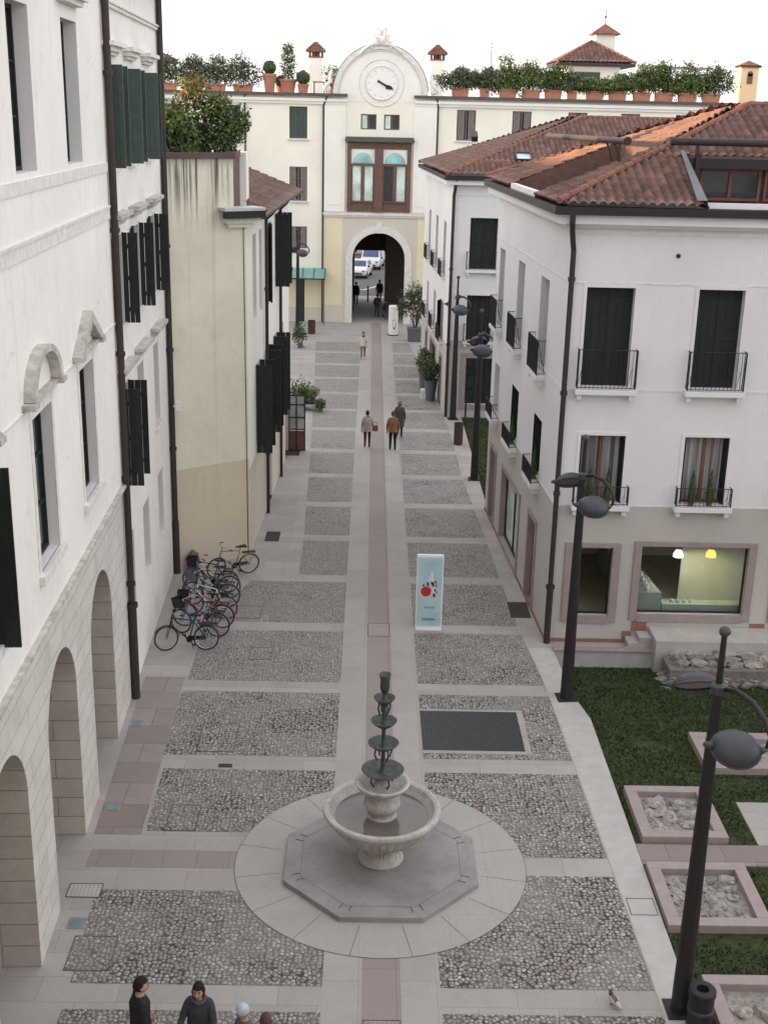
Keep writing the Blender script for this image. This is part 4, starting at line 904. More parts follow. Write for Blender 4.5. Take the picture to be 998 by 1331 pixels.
# ------------------------------------------------------------------ clock building
fC=lambda s,d,z:Vector((s,84-d,z))
K=thing('clock_gate_building','long cream building with a clock gable and an archway closing the end of the street','building',(0,84,0))
WL=[(-5.6,-4.42,12.1,14.1),(-5.6,-4.42,8.1,10.3),(-5.6,-4.42,4.97,6.42),(-10,-8.8,12.1,14.1),(-10,-8.8,8.1,10.3),(-14,-12.8,12.1,14.1),(-14,-12.8,8.1,10.3)]
WR=[(a,a+1.25,12.2,14.12) for a in(5.4,9.05,12.72,16.2,19.8,23.4)]+[(a,a+1.25,8.0,10.2) for a in(5.4,9.05,12.72)]
DK=[(-5.18,-4.58,0,2.95)]
b=MB()
facade(b,fC,-26,-3.3,0,14.75,[dict(s0=a,s1=c,z0=d,z1=e,d=.2,rev=0) for a,c,d,e in WL+DK],mi=lambda z:3 if z<3.0 and z>1.0 else(2 if z<1 else 0),zs=(1.0,3.0))
facade(b,fC,-3.3,-2.05,0,14.75,mi=lambda z:2 if z<1.2 else(3 if z<7.3 else 0),zs=(1.2,7.3))
facade(b,fC,-2.05,3.05,0,15,[dict(s0=-1.34,s1=2.24,z0=0,z1=6.1,arch=True,d=1.0,nosill=True,rev=1)]+[dict(s0=a,s1=c,z0=12.76,z1=13.72,d=.2,rev=0) for a,c in((-.9,.12),(.62,1.64))],mi=lambda z:2 if z<7.3 else 0,zs=(7.3,))
facade(b,fC,3.05,4.1,0,14.75,mi=lambda z:2 if z<1.2 else(3 if z<7.3 else 0),zs=(1.2,7.3))
facade(b,fC,4.1,36,0,14.75,[dict(s0=a,s1=c,z0=d,z1=e,d=.2,rev=0) for a,c,d,e in WR])
# roof slab, back wall with the far opening
b.box(-26,36,-12.0,-.004,14.6,14.78,0,f=fC)
facade(b,lambda s,d,z:Vector((s,96+d,z)),-26,36,0,14.75,[dict(s0=-1.34,s1=1.0,z0=0,z1=3.75,d=.4,nosill=True,rev=1)])
for x in(-26,36): b.quad([(x,84,0),(x,96,0),(x,96,14.75),(x,84,14.75)])
b.build('wall',[M['cream'],M['cream_white'],M['beige_base'],M['yellow_base']],K)
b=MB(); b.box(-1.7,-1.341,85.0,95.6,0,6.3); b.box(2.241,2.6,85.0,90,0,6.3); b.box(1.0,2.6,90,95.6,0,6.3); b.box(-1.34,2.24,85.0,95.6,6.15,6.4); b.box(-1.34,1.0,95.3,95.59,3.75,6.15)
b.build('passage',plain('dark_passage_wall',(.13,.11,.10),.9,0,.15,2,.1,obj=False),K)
b=MB(); N=24; m=.45
for r0,r1,d in((1.79,2.25,.07),):
    arc=[(PI*k/N) for k in range(N+1)]
    for p,q in zip(arc,arc[1:]):
        P=[(m-r0*math.cos(p),4.31+r0*math.sin(p)),(m-r0*math.cos(q),4.31+r0*math.sin(q)),(m-r1*math.cos(q),4.31+r1*math.sin(q)),(m-r1*math.cos(p),4.31+r1*math.sin(p))]
        b.add([fC(s,dd,z) for dd in(-.02,d) for s,z in P],[(0,1,2,3),(4,7,6,5),(0,4,5,1),(1,5,6,2),(2,6,7,3),(3,7,4,0)])
b.box(-1.80,-1.34,-.02,.07,0,4.31,f=fC); b.box(2.24,2.70,-.02,.07,0,4.31,f=fC); b.box(.27,.63,-.02,.12,6.08,6.75,f=fC)
b.build('arch_surround',M['stone_trim'],K)
b=MB()
for a,c in((-3.28,-1.9),(2.62,4.08)):
    b=MB(); b.box(a,c,-.01,.12,7.45,14.5,f=fC); b.box(a+.22,c-.22,.12,.15,7.9,14.0,f=fC); b.build('pilaster',M['cream_white'],K)
b=MB(); b.box(-3.35,4.15,-.02,.16,7.24,7.42,f=fC); b.box(-3.35,4.15,-.02,.09,7.12,7.238,f=fC); b.build('string_course',M['stone_trim'],K)
b=MB()
for a,c in((-26,-1.85),(2.6,36)):
    b.box(a,c,-.01,.28,14.45,14.62,f=fC); b.box(a,c,-.01,.16,14.28,14.445,f=fC); b.box(a,c,-.01,.05,13.98-.0,14.02,f=fC) if False else None
b.build('cornice',M['cream_white'],K)
b=MB()
for a,c in((-26,-1.8),(2.55,36)): b.box(a,c,-.3,.42,14.782,14.95,f=fC)
b.build('gutter',plain('grey_roof_edge',(.10,.085,.085),.5,.2,.1,3,0),K)
# gable with the clock
gx,gz,gr=.35,14.95,3.02
b=MB(); N=40; P=[(gx-gr*math.cos(PI*k/N),gz+gr*math.sin(PI*k/N)) for k in range(N+1)]
b.prism(P+[(gx+gr,14.5),(gx-gr,14.5)],-.5,.02,f=lambda s,z,d:fC(s,d,z)); b.build('gable',M['cream_white'],K)
b=MB()
for r0,r1,d0 in((2.78,3.1,.17),(2.66,2.78,.08)):
    arc=[PI*k/N for k in range(N+1)]
    for p,q in zip(arc,arc[1:]):
        Q=[(gx-r*math.cos(t),gz+r*math.sin(t)) for r,t in((r0,p),(r0,q),(r1,q),(r1,p))]
        b.add([fC(s,dd,z) for dd in(-.52 if r1>3 else .0,d0) for s,z in Q],[(0,1,2,3),(4,7,6,5),(0,4,5,1),(1,5,6,2),(2,6,7,3),(3,7,4,0)])
b.build('gable_moulding',M['stone_trim'],K)
b=MB(); b.tube([(gx+3.12*math.cos(PI*k/N),83.98,gz+3.12*math.sin(PI*k/N)) for k in range(1,N)],.035,6); b.build('gable_flashing',M['gutter'],K)
b=MB()
for sg in(-1,1):   # carved crest: leaves and scrolls
    for k,(q,L) in enumerate(((0.12,.95),(.5,.75),(.9,.6),(1.3,.55))):
        pts=[Vector((gx+sg*(.1+t*L*math.sin(q)+.1*math.sin(t*3)),83.8,18.02+t*L*math.cos(q)-(.25*abs(q)*t*t))) for t in(0,.25,.5,.75,1)]
        b.tube(pts,[.10,.13,.12,.09,.04],6)
        b.ball(pts[-1],.1,.06,.1,8,5)
    b.tube([Vector((gx+sg*(.3+.5*t),83.8,18.05-.0*t-.07*(t*2)**2*.5)) for t in(0,.5,1,1.6,2.1)],[.12,.12,.1,.09,.05],6)
    x=gx+sg*3.45; cr=b; b=MB()   # side volutes
    b.tube([(x-sg*.28,83.8,16.4),(x-sg*.15,83.8,16.1),(x-sg*.2,83.8,15.7),(x+sg*.1,83.8,15.4),(x+sg*.25,83.8,15.15),(x-sg*.1,83.8,15.05)],[.07,.12,.14,.16,.14,.1],6)
    b.ball((x-sg*.0,83.8,15.25),.24,.1,.24,10,6); b.build('volute',M['stone_trim'],K,smooth=True); b=cr
b.ball((gx,83.8,18.75),.13,.08,.26,10,6); b.ball((gx,83.8,18.2),.3,.1,.25,10,6)
b.build('carved_crest',M['stone_trim'],K,smooth=True)
ck=MB(); cx,cz=.41,15.66
ck.tube([fC(cx,.02,cz),fC(cx,.07,cz)],1.0,48); face=ck.build('clock_face',plain('clock_white',(.82,.81,.79),.6,0,.02,3,0),K)
b=MB(); b.tube([fC(cx+1.04*math.cos(2*PI*k/48),.06,cz+1.04*math.sin(2*PI*k/48)) for k in range(48)],.05,6,closed=True); b.tube([fC(cx+1.45*math.cos(2*PI*k/48),.03,cz+1.45*math.sin(2*PI*k/48)) for k in range(48)],.035,6,closed=True); b.build('clock_ring',M['stone_trim'],face)
b=MB()
for k in range(12):
    q=k*PI/6; b.tube([fC(cx+r*math.sin(q),.075,cz+r*math.cos(q)) for r in(.78,.92)],.014,4)
b.build('hour_mark',plain('faded_mark',(.45,.43,.42),.7,0,.1,3,0),face)
def hand(q,L,w,dd):
    b=MB(); u=Vector((math.sin(q),0,math.cos(q))); v=Vector((math.cos(q),0,-math.sin(q))); O=fC(cx,dd,cz)
    pts=[(-.3,.06),(.5*L,.05),(.58*L,w*2),(.75*L,w*2.4),(L,0.01)]
    L_=[O+u*a+v*c for a,c in pts]+[O+u*a-v*c for a,c in reversed(pts)]
    b.quad(L_); b.quad([p+Vector((0,-.015,0)) for p in L_]); b.build('clock_hand',M['iron'],face)
hand(math.radians(116),.86,.05,.09); hand(math.radians(121),.66,.06,.115)
# windows
for i,(a,c,d,e) in enumerate(WL):
    if i in(0,3,5): closed_shutter(K,fC,a,c,d,e,.18,'greypink_shutter' if i==9 else 'green')
    else: window(K,fC,a,c,d,e,.18,'greypink_shutter','glass',1,2)
    if i not in(0,3,5): leaf(K,fC,a+.02,1,d+.02,e-.02,.42,12,'greypink_shutter',d=-.1,boards=2); leaf(K,fC,c-.02,-1,d+.02,e-.02,.42,15,'greypink_shutter',d=-.1,boards=2)
    sill(K,fC,a-.12,c+.12,d,D=.18,h=.1,br=False)
for a,c,d,e in WR:
    window(K,fC,a,c,d,e,.18,'greypink_shutter','glass',1); sill(K,fC,a-.1,c+.1,d,D=.15,h=.1,br=False)
    leaf(K,fC,a+.08,1,d+.04,e-.05,.42,8,'greypink_shutter',d=-.1,boards=2); leaf(K,fC,c-.08,-1,d+.04,e-.05,.42,14,'greypink_shutter',d=-.1,boards=2)
window(K,fC,-5.18,-4.58,0,2.95,.18,'iron','glass',0,1,name='door')
for a,c in((-.9,.12),(.62,1.64)):
    window(K,fC,a,c,12.76,13.72,.15,'wood','glass',1); b=MB(); b.box(a+.08,a+.42,-.13,-.11,12.84,13.64,f=fC); b.build('window_curtain',M['glass_pale'],K)
# timber bay with the two arched windows
bay=MB(); bay.box(-1.75,2.47,-.02,.12,11.55,12.0,f=fC)
for a,c in((-1.75,-1.5),(.05,.62),(2.2,2.47)): bay.box(a,c,-.02,.3 if a==.05 else .22,7.5,11.6,f=fC)
for a,c in((-1.5,.05),(.62,2.2)): bay.box(a,c,-.02,.16,7.5,8.1,f=fC); bay.box(a-.04,c+.04,.0,.26,8.1,8.2,f=fC); bay.box(a,c,-.02,.14,10.45,10.6,f=fC)
bo=bay.build('timber_bay',M['wood'],K)
b=MB(); b.box(-1.92,2.66,-.02,.5,12.0,12.12,f=fC); b.box(-1.85,2.58,-.02,.4,12.12,12.3,f=fC); b.build('bay_roof',plain('greenish_lead',(.10,.11,.085),.6,.1,.15,3,.1),bo)
for a,c in((-1.5,.05),(.62,2.2)):
    m=(a+c)/2; R=(c-a)/2*.86; N=18
    b=MB(); P=[(m-R*math.cos(PI*k/N),10.62+R*math.sin(PI*k/N)) for k in range(N+1)]; top=11.5
    for (p,q),(u,v) in zip(P,P[1:]): b.quad([fC(p,.1,q),fC(u,.1,v),fC(u,.1,top),fC(p,.1,top)])
    b.box(a,m-R,.02,.1,10.6,top,f=fC); b.box(m+R,c,.02,.1,10.6,top,f=fC); b.build('spandrel',M['cream_white'],bo)
    b=MB(); b.quad([fC(s,.07,z) for s,z in P]); b.build('fanlight',M['glass_teal'],bo)
    b=MB()
    for x0,x1 in((a,a+.1),(m-.12,m+.12),(c-.1,c)): b.box(x0,x1,.02,.12,8.2,10.45,f=fC)
    b.build('window_frame',M['wood'],bo)
    for i,(x0,x1) in enumerate(((a+.1,m-.12),(m+.12,c-.1))):
        b=MB(); b.box(x0,x1,.03,.06,8.2,10.45,f=fC); b.build('pane',M['glass'] if (a>0 and i==0) else M['glass_pale'],bo)
for x,k in((-3.36,0),(4.15,0)): downpipe(K,[fC(x+(.25 if x<0 else -.1),.35,14.78),fC(x,.1,14.2),fC(x,.1,0 if x<0 else 0)],.055,'pipe')
downpipe(K,[fC(-8.5,.35,14.78),fC(-8.5,.1,14.4),fC(-8.5,.1,0)],.05,'pipe')
r=thing('door_canopy','pale aqua glass canopy over the doorway left of the arch','canopy',(-4.4,83.4,3))
b=MB(); b.add([(-6.2,83.98,3.62),(-3.12,83.98,3.62),(-3.12,82.5,3.12),(-6.2,82.5,3.12),(-6.2,83.98,3.66),(-3.12,83.98,3.66),(-3.12,82.5,3.16),(-6.2,82.5,3.16)],[(0,1,2,3),(4,5,6,7),(0,4,7,3),(1,5,6,2),(2,3,7,6),(0,1,5,4)]); b.build('sheet',M['canopy'],r)
b=MB()
for x in(-6.15,-5.4,-4.65,-3.9,-3.17): b.tube([(x,83.98,3.68),(x,82.5,3.18)],.025,5)
b.tube([(-6.2,82.48,3.12),(-3.12,82.48,3.12)],.045,6); b.tube([(-3.2,82.6,3.1),(-3.2,82.6,0)],.03,6); b.build('frame',M['iron'],r)
# ------------------------------------------------------------------ roof terrace of the clock building
def leaves(b,c,rx,ry,rz,n,size,rg,mis=(0,),lump=.45,seed=0,fill=.35):
    c=Vector(c)
    while n>0:
        v=Vector((rg.gauss(0,1),rg.gauss(0,1),rg.gauss(0,1))).normalized()
        k=1+lump*noise.noise(v*2.3+Vector((seed*3.1,seed,0)))
        if noise.noise(v*4+Vector((0,seed*2.2,5)))<-.28: 
            n-=1; continue
        q=(fill+(1-fill)*rg.random()**.5)*k
        p=c+Vector((v.x*rx,v.y*ry,v.z*rz))*q
        a=Vector((rg.gauss(0,1),rg.gauss(0,1),rg.gauss(0,1))).normalized(); d=a.cross(v+Vector((.01,0,.02))).normalized(); s=size*rg.uniform(.6,1.35)
        b.add([p-a*s,p+d*s*.5,p+a*s,p-d*s*.5],[(0,1,2,3)],rg.choice(mis)); n-=1
def planter(x,y,z,w,d,h,label,bush=None,seed=0,name='planter_box',group='planters along the roof terrace',mats=('leaf','leaf_light'),size=.075,pot='terracotta'):
    r=thing(name,label,'planter',(x,y,z),group)
    b=MB(); b.add([(x+sx*w/2*k,y+sy*d/2*k,z+zz) for zz,k in((0,.9),(h,1)) for sx,sy in((-1,-1),(1,-1),(1,1),(-1,1))],[(0,1,5,4),(1,2,6,5),(2,3,7,6),(3,0,4,7),(3,2,1,0)]); b.box(x-w/2-.03,x+w/2+.03,y-d/2-.03,y+d/2+.03,z+h-.08,z+h); b.build('box',M[pot],r)
    if bush:
        rg=random.Random(seed); b=MB()
        for (dx,dz,rx,rz,n) in bush: leaves(b,(x+dx,y,z+h+dz),rx,min(rx,.55),rz,n,size,rg,(0,0,1),.7,seed+dx)
        for i in range(5): 
            q=rg.uniform(-.3,.3)*w; b.tube([(x+q*.4,y,z+h-.05),(x+q,y+rg.uniform(-.1,.1),z+h+bush[0][1])],[.02,.01],5,2)
        b.build('foliage',[M[mats[0]],M[mats[1]],M['bark']],r)
    return r
ZR=14.95
sp_=[('low grey green shrub beside the right hand chimney',.0),]
xs=[5.6,7.2,8.75,10.3,11.75,13.0,14.5,16.0,17.6,19.1,20.6,22.2]
hts=[1.05,1.05,1.7,1.5,1.35,.95,.7,.95,1.5,1.6,1.6,1.5]
names=['leftmost terrace planter beside the right chimney with low thin shrub','second roof planter from the right chimney with sparse shrub','tall bright green bush in a terrace planter left of the belvedere','dense round bush in a terrace planter left of the belvedere','dark leafy bush in a terrace planter under the belvedere eave','thin pale shrub in a terrace planter before the belvedere wall','low bush in a planter below the belvedere window','round light bush in a planter at the right end of the belvedere','tall leafy bush in a planter right of the belvedere','dark bush in a planter at the left post of the pergola','leafy climber in a planter under the pergola','rightmost terrace planter under the pergola edge']
for i,(x,h,nm) in enumerate(zip(xs,hts,names)):
    mm=('leaf_grey','leaf') if i in(0,1,5) else(('leaf_light','leaf') if i in(2,3,6,7,8,10) else('leaf','leaf_light'))
    planter(x,84.9,ZR,1.15 if i not in(1,5) else .6,.55,.55,nm,[(-.5,h*(.4+.12*math.sin(i*2.3)),1.2,h*(.52+.15*math.sin(i*3.1)),1700),(.5,h*(.42+.1*math.cos(i*1.7)),1.2,h*(.52+.12*math.cos(i*2.9)),1700),(.25*math.sin(i*1.9),h*.85,.6,h*.45,600)],i+20,mats=mm,size=.085)
r=thing('pergola','pale metal pergola over the planters at the right end of the roof terrace','pergola',(20.5,85.8,ZR)); b=MB()
for x in(18.6,21.9):
    for y in(85.4,87.6): b.box(x-.05,x+.05,y-.05,y+.05,ZR,ZR+2.1)
for y in(85.4,87.6): b.box(18.4,22.2,y-.04,y+.04,ZR+2.1,ZR+2.2)
for i in range(8): b.box(18.5+i*.5,18.55+i*.5,85.2,87.8,ZR+2.2,ZR+2.27)
b.build('frame',plain('pale_grey_metal',(.42,.42,.40),.5,.2,.1,3,0),r)
def bush_row(x,seed,label,h=1.35,w=1.7,mm=('leaf_grey','leaf')):
    planter(x,85,ZR,1.3,.5,.45,label,[(-.45,h*.5,1.0,h*.6,1000),(.5,h*.45,1.0,h*.6,1000),(.2*math.sin(x),h*.95,.7,h*.45,600)],seed,mats=mm,size=.085,group='planters on the left roof terrace')
for x,l in((-13.7,'leftmost silvery bush in a roof planter beside the downpipe'),(-12.0,'second silvery bush from the left on the roof terrace'),(-10.5,'third silvery bush on the roof terrace behind the rooftop tree'),(-8.7,'loose silvery bush with a terracotta trough left of the topiary pots')): bush_row(x,int(-x*3),l)
def pot(x,y,h,r0,r1,label,kind,seed,plant=.5,z=ZR,pm='terracotta',grp='potted plants on the roof terrace'):
    r=thing('potted_plant',label,'potted plant',(x,y,z),grp)
    b=MB(); b.lathe([(r0,z),(r1*.97,z+h*.85),(r1*1.08,z+h*.86),(r1*1.08,z+h),(r1*.9,z+h),(r1*.88,z+h*.92),(0,z+h*.92)],(x,y,0),20); b.build('pot',M[pm],r,smooth=False)
    rg=random.Random(seed); b=MB()
    if kind=='ball':
        b.ball((x,y,z+h+plant*.8),plant*.86,n=14,m=10,lump=.15,seed=seed); leaves(b,(x,y,z+h+plant*.8),plant*.95,plant*.95,plant*.92,700,.06,rg,(0,),.15,seed,.85); b.tube([(x,y,z+h-.1),(x,y,z+h+.3)],.04,6,2)
    elif kind=='column':
        for k in range(4): leaves(b,(x,y,z+h+plant*(.35+.5*k)),plant*.62*(1-.15*abs(k-1)),plant*.5,plant*.4,420,.075,rg,(0,0,1),.35,seed+k)
        b.tube([(x,y,z+h-.1),(x,y,z+h+plant*1.6)],[.04,.02],6,2)
    else:
        leaves(b,(x,y,z+h+plant*.5),plant,plant*.8,plant*.7,500,.08,rg,(0,1),.5,seed)
    b.build('foliage',[M['leaf'],M['leaf_light'],M['bark']],r)
pot(-6.95,84.9,1.15,.3,.42,'tall terracotta pot with a clipped dark ball shrub on the roof terrace','ball',1,.48)
pot(-5.75,85.2,.85,.4,.55,'square looking terracotta pot with a tall light cone shrub on the roof terrace','column',2,1.0)
pot(-6.3,85.6,.4,.2,.3,'small ball shrub tucked between the tall pot and the cone shrub','ball',3,.4)
pot(-4.75,84.9,.55,.3,.38,'terracotta pot with a big clipped ball shrub right of the cone shrub','ball',4,.5)
pot(-2.35,84.9,.45,.3,.38,'low pot with a dark ball shrub near the left chimney','ball',5,.42)
pot(-1.9,84.5,.2,.25,.3,'smallest ball shrub beside the left gable volute','ball',6,.36)
pot(-2.9,87.6,1.0,.35,.45,'high terracotta pot with a spreading shrub behind the gable volute','bush',7,.75)
r=thing('terrace_table','small dark slatted table and bench set on the roof terrace','table',(-3.6,85,ZR)); b=MB()
b.box(-4.1,-3.35,84.8,85.4,ZR+.68,ZR+.74); b.box(-3.3,-2.85,84.9,85.4,ZR+.42,ZR+.46); b.build('top',M['iron'],r); b=MB()
for x in(-4.05,-3.42): 
    for y in(84.85,85.33): b.box(x,x+.05,y,y+.05,ZR,ZR+.68)
for x in(-3.28,-2.92):
    for y in(84.95,85.33): b.box(x,x+.04,y,y+.04,ZR,ZR+.42)
b.box(-3.3,-2.85,85.36,85.4,ZR+.46,ZR+.85); b.build('leg',M['iron'],r)
def chimney(x,y,z0,z1,w,label,top=.6,body='cream_white'):
    r=thing('chimney',label,'chimney',(x,y,z0),'chimneys on the cream clock building')
    b=MB(); b.box(x-w/2,x+w/2,y-w/2,y+w/2,z0,z1-top*1.25); b.build('stack',M[body],r)
    b=MB(); zz=z1-top*1.25
    for i in range(4):
        for sx in(-1,1):
            q=-w/2*1.05+i*w*1.05/3*.9; b.box(x+q,x+q+w*.14,y+sx*w*.42-.05,y+sx*w*.42+.05,zz,zz+top*.5); b.box(x+sx*w*.46-.05,x+sx*w*.46+.05,y+q,y+q+w*.14,zz,zz+top*.5)
    b.box(x-w*.56,x+w*.56,y-w*.56,y+w*.56,zz-.08,zz); b.box(x-w*.56,x+w*.56,y-w*.56,y+w*.56,zz+top*.5,zz+top*.58); b.box(x-w*.3,x+w*.3,y-w*.3,y+w*.3,zz,zz+top*.5); b.build('pot_grille',M['ridge'],r)
    b=MB(); hip_pyramid(b,x-w*.75,x+w*.75,y-w*.75,y+w*.75,zz+top*.62,z1+.15)
    for i in range(5):
        q=-w*.6+i*w*.3
        for sy in(-1,1): b.tube([(x+q,y+sy*w*.72,zz+top*.66),(x+q*.15,y+sy*.05,z1+.17)],.05,6); b.tube([(x+sy*w*.72,y+q,zz+top*.66),(x+sy*.05,y+q*.15,z1+.17)],.05,6)
    b.build('cap',M['tiles_old'] if False else M['ridge'],r)
chimney(-4.06,88,ZR,18.1,.88,'white chimney with a tiled cap left of the clock gable')
chimney(4.17,88,ZR,18.1,.88,'white chimney with a tiled cap right of the clock gable')
r=thing('terrace_railing','thin wire railing on the roof terrace behind the right chimney','railing',(0,89,ZR)); b=MB()
for a,c in((3.4,8),):
    n=int((c-a)/.16)
    for i in range(n+1): b.tube([(a+(c-a)*i/n,89,ZR),(a+(c-a)*i/n,89,ZR+1.0)],.01,4)
    b.tube([(a,89,ZR+1.0),(c,89,ZR+1.0)],.02,5)
b.build('bars',plain('pale_wire',(.5,.5,.48),.5,.2,.05,3,0),r)
def belvedere(x0,x1,y0,y1,z0,z1,zr,label,ov=.9,win=None,body='cream_white'):
    r=thing('belvedere',label,'roof turret',((x0+x1)/2,(y0+y1)/2,z0))
    b=MB(); b.box(x0,x1,y0,y1,z0,z1); b.build('wall',M[body],r)
    cx,cy=(x0+x1)/2,(y0+y1)/2
    if win: 
        b=MB(); b.box(win[0],win[1],y0-.05,y0+.05,win[2],win[3]); b.build('window',M['green'],r)
    W=x1-x0+2*ov; D=y1-y0+2*ov; bms=[]; half=D/2; pc=math.degrees(math.atan2(zr-z1,half)); c_=math.cos(math.radians(pc)); 
    wx=W/2; pcx=math.degrees(math.atan2(zr-z1,wx)); cxx=math.cos(math.radians(pcx))
    k1=half/c_; k2=wx/cxx
    for (O,U,V,L,S,pp) in(((x0-ov,y0-ov,z1),(1,0,0),(0,1,0),W,k1,pc),((x1+ov,y1+ov,z1),(-1,0,0),(0,-1,0),W,k1,pc),((x0-ov,y1+ov,z1),(0,-1,0),(1,0,0),D,k2,pcx),((x1+ov,y0-ov,z1),(0,1,0),(-1,0,0),D,k2,pcx)):
        # triangle: u/ (L/2) >= v/S and (L-u)/(L/2) >= v/S
        bms.append(tile_roof(O,U,V,L+.3,S,pp,[(1,-L/2/S,0),(-1,-L/2/S,L)],wave=.3,row=.45,res=4,amp=.05))
    roof_obj('roof',bms,'tiles',r)
    b=MB(); ap=(cx,cy,zr+.05)
    for P in((x0-ov,y0-ov,z1),(x1+ov,y0-ov,z1),(x0-ov,y1+ov,z1),(x1+ov,y1+ov,z1)): ridge(r,P,ap,.11,b=b)
    b.build('ridge_tiles',M['ridge'],r)
    b=MB(); b.box(x0-ov,x1+ov,y0-ov,y1+ov,z1-.28,z1-.06); b.build('eave',M['pipe'],r)
    return r
bv=belvedere(13.6,17.3,91.5,95.2,ZR-.2,17.55,19.0,'pale roof turret with a hipped tile roof and small lantern above the terrace planters',win=(14.1,15.9,15.6,16.9))
b=MB(); b.box(15.75,17.15,93.4,94.6,17.9,19.6); b.build('lantern',M['cream_white'],bv)
b=MB(); hip_pyramid(b,15.45,17.45,93.1,94.9,19.6,20.3); b.tube([(16.45,94,20.2),(16.45,94,21.2)],.03,5); b.ball((16.45,94,20.75),.1); b.build('lantern_cap',M['ridge'],bv)
belvedere(-20.5,-16.5,97,101,-.2,17.4,18.6,'house top with an orange tiled roof far off behind the left downpipe',ov=.9)
r=thing('bell_chimney','tall peach chimney tower with an arched opening beyond the right roofs','chimney tower',(31.7,110,0)); b=MB()
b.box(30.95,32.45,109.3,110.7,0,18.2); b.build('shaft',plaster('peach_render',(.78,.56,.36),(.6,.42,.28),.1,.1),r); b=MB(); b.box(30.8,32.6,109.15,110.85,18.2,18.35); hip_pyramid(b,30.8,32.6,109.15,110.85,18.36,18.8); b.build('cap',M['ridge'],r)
b=MB(); b.box(31.5,31.95,109.22,109.4,16.9,17.7); b.tube([(31.72,109.22,17.7),(31.72,109.4,17.7)],.22,14); b.build('opening',M['wood'],r)
r=thing('tv_aerial','thin roof aerial above the right terrace planters','aerial',(8.0,90,ZR)); b=MB(); b.tube([(8.0,90,ZR),(8.0,90,18.6)],.025,5)
for z in(18.0,18.3,18.55): b.tube([(7.6,90,z),(8.4,90,z)],.012,4)
b.build('mast',M['pipe'],r)
# ------------------------------------------------------------------ street beyond the arch
sheet('road',R4(-60,60,97.2,420),-.02,M['asphalt'],.5)
b=MB()
for pts in([(-2.2,101.2),(-.6,100.6),(-.6,100.8),(-2.2,101.4)],[(-.6,100.6),(.6,103.2),(.45,103.3),(-.7,100.85)],[(1.5,112),(2.2,114.5),(2.05,114.6),(1.35,112.1)],[(1.6,107),(3,111),(2.85,111),(1.45,107)]): b.quad([(x,y,-.014) for x,y in pts])
struct('road_marking',b,M['white_paint'])
def far_house(x0,x1,y,h,m,label,roof='tiles_old',n=3):
    r=thing('row_house',label,'house',((x0+x1)/2,y,0),'houses across the road beyond the arch'); f=lambda s,d,z:Vector((s,y-d,z)); b=MB(); H=[]
    w=(x1-x0)/n
    for i in range(n):
        for z in(0.1,3.6): H.append((x0+w*(i+.3),x0+w*(i+.7),z,z+(2.5 if z<1 else 1.7)))
    facade(b,f,x0,x1,0,h,[dict(s0=a,s1=c,z0=d,z1=e,d=.2) for a,c,d,e in H]); b.box(x0,x1,y+.3,y+8,0,h); b.build('wall',m,r)
    for a,c,d,e in H: window(r,f,a,c,d,e,.18,'redwood' if d<1 else 'wood','glass',1)
    b=MB(); b.add([(x0-.2,y-.4,h),(x1+.2,y-.4,h),(x1+.2,y+4,h+1.8),(x0-.2,y+4,h+1.8),(x1+.2,y+8.4,h),(x0-.2,y+8.4,h)],[(0,1,2,3),(3,2,4,5)]); b.build('roof',M['ridge'],r)
far_house(-9,-2.6,126,7,M['stone_trim'],'white house front with dark red doors seen through the arch')
far_house(-2.5,1.6,128,7.5,M['yellow_base'],'ochre house seen beyond the white van')
far_house(1.7,8.2,127,7,M['cream'],'cream house beyond the dark car at the arch')
